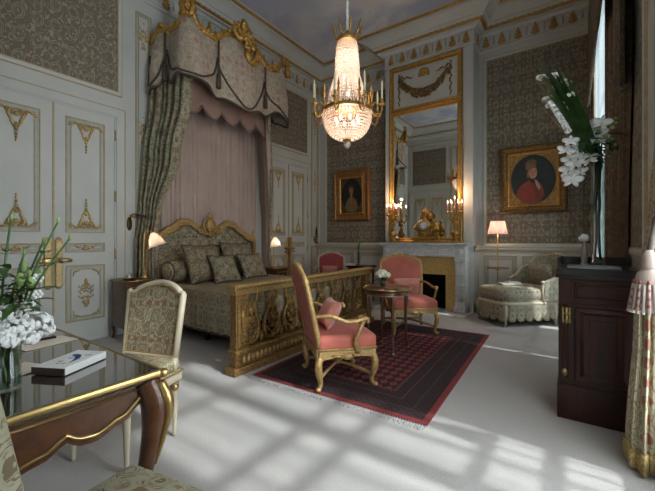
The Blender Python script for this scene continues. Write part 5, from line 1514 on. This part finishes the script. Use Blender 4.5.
# ================================================================== DESK
t = thing('writing_desk', 'glossy dark rosewood writing desk with brass mounts in the left foreground', 'desk', (-1.905, 0, 0))
dx, y0, y1 = .625, -.80, .735
b = MB(); b.cbx(-dx+.012, dx-.012, y0+.012, y1-.012, .722, .757, .003); b.build('desktop', DESKTOP, t)
b = MB(); P = [(-dx,y0),(dx,y0),(dx,y1),(-dx,y1)]
vs = []; fs = []; prof = [(-.010,.757),(-.004,.759),(.004,.756),(.008,.749),(.008,.742),(.004,.736),(-.01,.733)]
for (o_, z) in prof:
    for (x, y) in P: vs.append((x+(o_ if x > 0 else -o_), y+(o_ if y > 0 else -o_), z))
for k in range(len(prof)-1):
    for i in range(4): j = (i+1) % 4; fs.append((k*4+i, (k+1)*4+i, (k+1)*4+j, k*4+j))
b.add(vs, fs); b.build('brass_edge', BRASS, t)
for (x, y) in ((-dx,y1),(dx,y1),(-dx,y0),(dx,y0)):
    b = MB(); b.rbox((x, y, .744), (.034,.034,.030), .012); b.build('corner_mount', BRASS, t)
def apron_z(q):  # q 0..1 along a side
    a = abs(q-.5)*2
    return interp([(0,.545),(.38,.55),(.56,.575),(.655,.608),(.69,.582),(.76,.574),(.87,.60),(1,.655)], a)
def apron(M, L):
    n = 80
    pts = [(-L/2+.05, .722)]+[(-L/2+.05+(L-.10)*k/n, apron_z(k/n)) for k in range(n+1)]+[(L/2-.05, .722)]
    b = MB(M)
    vs = []; fs = []
    for k in range(n+1):
        x = -L/2+.05+(L-.10)*k/n
        for z in (.722, apron_z(k/n)): vs += [(x, z, 0.0), (x, z, -.03)]
    for k in range(n):
        a = k*4; c = a+4
        fs += [(a+2, c+2, c, a), (a+1, c+1, c+3, a+3), (a+3, c+3, c+2, a+2)]
    b.add(vs, fs); ap = b.build('apron', ROSEW, t)
    b = MB(M); b.tube([(p[0], p[1]+.024, .003) for p in pts[1:-1]], .006, 6); b.tube([(-L/2+.06,.702,.003),(L/2-.06,.702,.003)], .005, 5)
    b.build('apron_fillet', BRASS, ap)
apron(plane((dx-.03,(y0+y1)/2,0),(0,1,0),(0,0,1)), y1-y0); apron(plane((-dx+.03,(y0+y1)/2,0),(0,-1,0),(0,0,1)), y1-y0)
apron(plane((0,y1-.03,0),(-1,0,0),(0,0,1)), 2*dx); apron(plane((0,y0+.03,0),(1,0,0),(0,0,1)), 2*dx)
for (x, y) in ((-dx,y1),(dx,y1),(-dx,y0),(dx,y0)):
    sx, sy = (1 if x > 0 else -1), (1 if y > 0 else -1); x -= sx*.045; y -= sy*.045
    b = MB(); b.tube(crom([(x,y,.72),(x+sx*.022,y+sy*.022,.64),(x+sx*.020,y+sy*.020,.54),(x-sx*.005,y-sy*.005,.32),(x-sx*.01,y-sy*.01,.14),(x+sx*.02,y+sy*.02,.004)], 4),
        [interp([(0,.046),(.25,.048),(.6,.028),(.85,.021),(1,.028)], k/20) for k in range(21)], 10); lg = b.build('leg', ROSEW, t)
    b = MB(); c = (x+sx*.045, y+sy*.045)
    b.tube(crom([(c[0]-sx*.01,c[1]-sy*.01,.71),(c[0]+sx*.012,c[1]+sy*.012,.63),(c[0]+sx*.008,c[1]+sy*.008,.55),(c[0]-sx*.02,c[1]-sy*.02,.40)], 4), [.020,.022,.024,.024,.022,.02,.018,.016,.014,.012,.01,.008,.005], 7)
    b.ell((c[0]+sx*.005,c[1]+sy*.005,.655), (.026,.026,.035), 8, 6); b.build('bronze_mount', BRASS, lg)
    b = MB(); b.ell((c[0]-sx*.03,c[1]-sy*.03,.02), (.035,.035,.022), 8, 5); b.build('bronze_sabot', BRASS, lg)
DT = .7585
# box / book
b = MB(); b.cbx(-.066,.066,-.10,.10,.002,.030,.002, 0); b.bx(-.0667,.0667,-.1007,-.095,.003,.029,1)
o = tag(b.build('boxed_book', [BOOKW, BOOKB]), 'white boxed book with a dark spine lying on the writing desk', 'book'); o.location = (-1.60, .545, DT); o.rotation_euler = (0,0,math.radians(27))
b = MB()
pts = [(-.050,.0),(-.040,.022),(-.015,.040),(.015,.048),(.050,.050),(.022,.040),(-.005,.026),(-.022,.008),(-.030,-.012),(-.044,-.016)]
b.prism([(p[1]*1.0-.015, -p[0]*1.0) for p in pts], .0300, .0308); b.build('blue_cover_motif', BLUE, o)
b = MB()
for k in range(9): b.ell((random.Random(k).uniform(-.02,.04), random.Random(k+50).uniform(-.06,.05), .0300), (.012,.010,.0006), 8, 3)
b.build('grey_cover_print', GREYI, o)
b = MB(); b.cbx(-.105,.105,-.075,.075,.0,.003,.001); o = tag(b.build('paper_sheet', PAPER), 'cream paper sheet with a pen on it, behind the book on the desk', 'paper', 'papers on the desk'); o.location = (-2.06, .595, DT); o.rotation_euler = (0,0,math.radians(98))
b = MB(); b.tube([(-.03,0,.008),(.05,0,.008)], .006, 8, 0); b.tube([(-.075,0,.008),(-.03,0,.008)], .0055, 8, 1); b.tube([(-.095,0,.008),(-.075,0,.008)], [.001,.005], 8, 1)
o = tag(b.build('pen', [BLACKM, BRASS]), 'dark pen with gilt tip lying across the cream paper', 'pen'); o.location = (-2.10, .60, DT+.004); o.rotation_euler = (0,0,math.radians(88))
b = MB(); b.cbx(-.10,.10,-.07,.07,.0,.003,.001); o = tag(b.build('paper_sheet', PAPER), 'cream paper sheet half hidden behind the desk flowers', 'paper', 'papers on the desk'); o.location = (-1.70, .385, DT); o.rotation_euler = (0,0,math.radians(110))
# desk flowers
t = thing('desk_flowers', 'glass vase of white hydrangea and tall green buds on the writing desk', 'vase', (-1.53, .335, DT))
b = MB(); b.lathe([(0,.0),(.040,.0),(.042,.01),(.042,.165),(.039,.165),(.039,.012),(0,.010)], 22, caps=False); b.build('glass_vase', GLASS, t)
b = MB(); b.lathe([(0,.012),(.037,.012),(.037,.11),(0,.11)], 18, caps=False); b.build('water', WATER, t)
r = random.Random(21); b = MB()
for k in range(12):
    a = r.uniform(0,6.28); b.tube([(.025*math.cos(a),.025*math.sin(a),.014),(.02*math.cos(a+1.5),.02*math.sin(a+1.5),.20)], .0045, 5)
tall = [((.0,.03),(.035,.135),.56),((-.01,.02),(.01,.10),.49),((.02,.02),(.05,.165),.50),((-.02,-.01),(-.02,.02),.57),((.0,.0),(.0,.05),.45),((0,-.01),(.03,.055),.38),((-.02,0),(-.04,-.04),.52)]
tips = []
for (p, q, z) in tall:
    pth = crom([(p[0],p[1],.14),(lerp(p[0],q[0],.35),lerp(p[1],q[1],.3),lerp(.14,z,.5)),(q[0],q[1],z)], 5); b.tube(pth, .0035, 5); tips.append(pth[-1])
    for k in range(4):
        c = pth[4+k*1] if 4+k < len(pth) else pth[-1]; a = r.uniform(0,6.28); leaf(b, c, (math.cos(a),math.sin(a),.4), r.uniform(.05,.09), .028, .3)
for k in range(30): a = r.uniform(0,6.28); leaf(b, (r.uniform(-.04,.04),r.uniform(-.03,.05),r.uniform(.17,.40)), (math.cos(a),math.sin(a),r.uniform(-.1,.7)), r.uniform(.05,.11), .032, .4)
b.build('stems_and_leaves', GREEN, t)
for p in tips: b = MB(); b.ell(p, (.0055,.0055,.012), 8, 6); b.build('bud', BUD, t)
for (x, y, z) in ((.02,.06,.345),(.01,.085,.37),(.03,.03,.36),(-.01,.05,.40)): b = MB(); b.ell((x,y,z), (.014,.014,.024), 8, 6); b.build('bud', BUD, t)
for k in range(5):
    b = MB(); c = Vector((.03*math.cos(k*1.9), .05+.05*math.sin(k*2.3), .27+.03*(k % 4)))
    for j in range(6):
        a = j*PI/3; b.ell(c+Vector((.0,.012*math.cos(a),.012*math.sin(a))), (.004,.007,.007), 6, 4)
    b.ell(c, (.006,.006,.006), 6, 4); b.build('star_flower', PETAL, t)
for k, (x, y, z, q) in enumerate(((.02,.07,.205,.052),(.03,.015,.20,.05),(.0,-.04,.21,.055),(-.05,.03,.205,.05),(.02,.045,.165,.045),(.045,-.02,.17,.045),(.01,.095,.175,.035),(0,0,.24,.045))): b = MB(); bloom(b, (x,y,z), q, 110, .012, 60+k); b.build('hydrangea_head', PETAL, t)

# ================================================================== WHITE CHAIRS
def side_chair(label, loc, rz, fab=CHAIRF, W=.50, D=.48, hs=.44, hb=.50, lean=.16, frame=None):
    """cream painted tapestry chair, local front +y"""
    t = thing('side_chair', label, 'chair', loc, rz, 'tapestry chairs at the desk')
    for sx in (-1,1):
        for sy in (-1,1):
            x, y = sx*(W/2-.035), sy*(D/2-.035)
            b = MB(); b.lathe([(.010,0),(.014,.02),(.012,.03),(.022,hs-.14),(.026,hs-.12),(.020,hs-.11),(.028,hs-.10),(.028,hs-.05)], 12, (x,y,0)); lg = b.build('leg', CREAMW, t)
            b = MB(); b.lathe([(.023,hs-.145),(.0275,hs-.135),(.0275,hs-.115),(.022,hs-.108)], 12, (x,y,0)); b.lathe([(.029,hs-.10),(.030,hs-.095),(.030,hs-.055),(.029,hs-.05)], 12, (x,y,0)); b.build('gilt_collar', BRASS, lg)
    b = MB(); b.cbx(-W/2, W/2, -D/2, D/2, hs-.085, hs-.02, .010); b.build('seat_rail', CREAMW, t)
    b = MB(); b.tube([(-W/2-.004,-D/2,hs-.024),(W/2+.004,-D/2,hs-.024),(W/2+.004,D/2+.004,hs-.024),(-W/2-.004,D/2+.004,hs-.024)], .007, 5, closed=True); b.build('gilt_bead', GOLDP, t)
    b = MB(); b.rbox((0,.0,hs+.012), (W-.01, D-.01, .075), .03, n=3, bulge=.045, inner=5); b.build('seat', fab, t)
    M = T(0,-D/2+.03,hs+.06)@RX(lean)@plane((0,0,0),(-1,0,0),(0,0,1))
    n = 12; sh = hb-.065
    out = [(-W/2+.02,0),(-W/2+.01,sh),(-W/2+.05,sh+.005)]+[((W/2-.06)*(-1+2*k/n), sh+.022+.048*(1-abs(-1+2*k/n)**2)) for k in range(n+1)]+[(W/2-.05,sh+.005),(W/2-.01,sh),(W/2-.02,0)]
    curve = lambda p: (p[0], p[1], -.05*(1-(p[0]/(W/2))**2)+.02)
    def curved(mb, name, mat, z, scale, bulge, flip=False):
        cx, cy = 0, hb*.5; vs = [(0, cy, curve((0,cy))[2]+z+bulge)]; N = len(out)
        for q in (.35,.65,.88,1):
            for p in out:
                x, y = p[0]*q*scale, cy+(p[1]-cy)*q*scale; vs.append((x, y, curve((x,y))[2]+z+bulge*(1-q**3)))
        fs = [(0,1+i,1+(i+1)%N) for i in range(N)]
        for k in range(3):
            a = 1+k*N; c = a+N; fs += [(a+i, c+i, c+(i+1)%N, a+(i+1)%N) for i in range(N)]
        if flip: fs = [tuple(reversed(f)) for f in fs]
        mb.add(vs, fs, 0, True); return mb.build(name, mat, t)
    curved(MB(M), 'backrest', fab, .012, .95, .018); curved(MB(M), 'back_panel', fab, -.014, .97, -.008, True)
    b = MB(M); b.tube([curve(p) for p in out], .021, 8, closed=True); 
    for f in (-1,1): b.tube([(f*(W/2-.02),0,.02),(f*(W/2-.028),-.085,.02)], [.022,.026], 8); b.ell((f*(W/2-.012), sh+.004, .02), (.019,.019,.019), 8, 6)
    b.build('back_frame', frame or CREAMW, t)
    b = MB(M); b.tube([(curve((p[0]*.93, hb*.5+(p[1]-hb*.5)*.93))[0], hb*.5+(p[1]-hb*.5)*.93, curve((p[0]*.93,0))[2]+.016) for p in out], .006, 5, closed=True); b.build('gilt_bead', GOLDP, t)
    return t
side_chair('cream painted chair with red flowered tapestry back at the far end of the writing desk', (-2.20, 1.035, 0), math.radians(180+19), W=.445, D=.44, hb=.465)
side_chair('tapestry chair cut by the bottom left corner in front of the writing desk', (-.895, .375, 0), math.radians(10), fab=SEATF, W=.52, D=.52, hs=.475, hb=.60, lean=.2, frame=SEATF)

# ------------------------------------------------------------------ light
w = bpy.data.worlds.new('World'); sc.world = w; w.use_nodes = True
bg = w.node_tree.nodes['Background']; bg.inputs[0].default_value = (.86,.94,1,1); bg.inputs[1].default_value = 1.5
def lamp(name, typ, loc, energy, col, **kw):
    l = bpy.data.lights.new(name, typ); l.energy = energy; l.color = col
    rot = kw.pop('rot', None)
    for k, v in kw.items(): setattr(l, k, v)
    o = bpy.data.objects.new(name, l); COL.objects.link(o); o.location = loc
    if rot: o.rotation_euler = rot
    return o
for i, (a, c) in enumerate(WIN):
    lamp(f'daylight_{i+1}', 'AREA', (XR+.40, (a+c)/2, (ZW0+ZW1)/2), (90, 145, 32)[i], (.89,.95,1), shape='RECTANGLE', size=ZW1-ZW0, size_y=c-a, rot=(0, PI/2, 0))
el = math.radians(46)
lamp('sun', 'SUN', (6, 3, 6), 5.0, (.95,.98,1), angle=math.radians(2.3), rot=(0, PI/2-el, 0))

for (x, y, z) in lp: lamp('candle_glow', 'POINT', (x, y-.0, z+.02), 7, (1,.64,.40), shadow_soft_size=.012)
lamp('chandelier_glow', 'POINT', (CHX, CHY, 2.66), 11, (1,.75,.58), shadow_soft_size=.10)
lamp('chandelier_glow', 'POINT', (CHX, CHY, 3.05), 6, (1,.75,.58), shadow_soft_size=.06)
lamp('chandelier_glow', 'POINT', (CHX, CHY, 3.40), 6, (1,.75,.58), shadow_soft_size=.05)
lamp('floor_lamp_glow', 'POINT', (-1.03, 6.45, 1.455), 5, (1,.78,.64), shadow_soft_size=.04)
for L in (L1, L2):
    q = Matrix.LocRotScale(L.location, L.rotation_euler, None) @ Vector((.07, 0, .44)); lamp('bedside_glow', 'POINT', q, .45, (1,.80,.66), shadow_soft_size=.03)

# ------------------------------------------------------------------ camera
cd = bpy.data.cameras.new('camera'); cam = bpy.data.objects.new('camera', cd); COL.objects.link(cam)
cd.sensor_width = 36; cd.lens = 36*350/655; cd.shift_y = -5.5/655; cd.clip_start = .02
cam.location = (0,0,1.25); cam.rotation_euler = (PI/2, 0, math.radians(35))
sc.camera = cam
sc.view_settings.view_transform = 'Standard'; sc.view_settings.look = 'None'
sc.view_settings.gamma = 1; sc.view_settings.use_curve_mapping = False
sc.view_settings.exposure = .20
sc.cycles.max_bounces = 8; sc.cycles.transparent_max_bounces = 24; sc.cycles.caustics_reflective = False; sc.cycles.caustics_refractive = False
sc.cycles.sample_clamp_indirect = 3
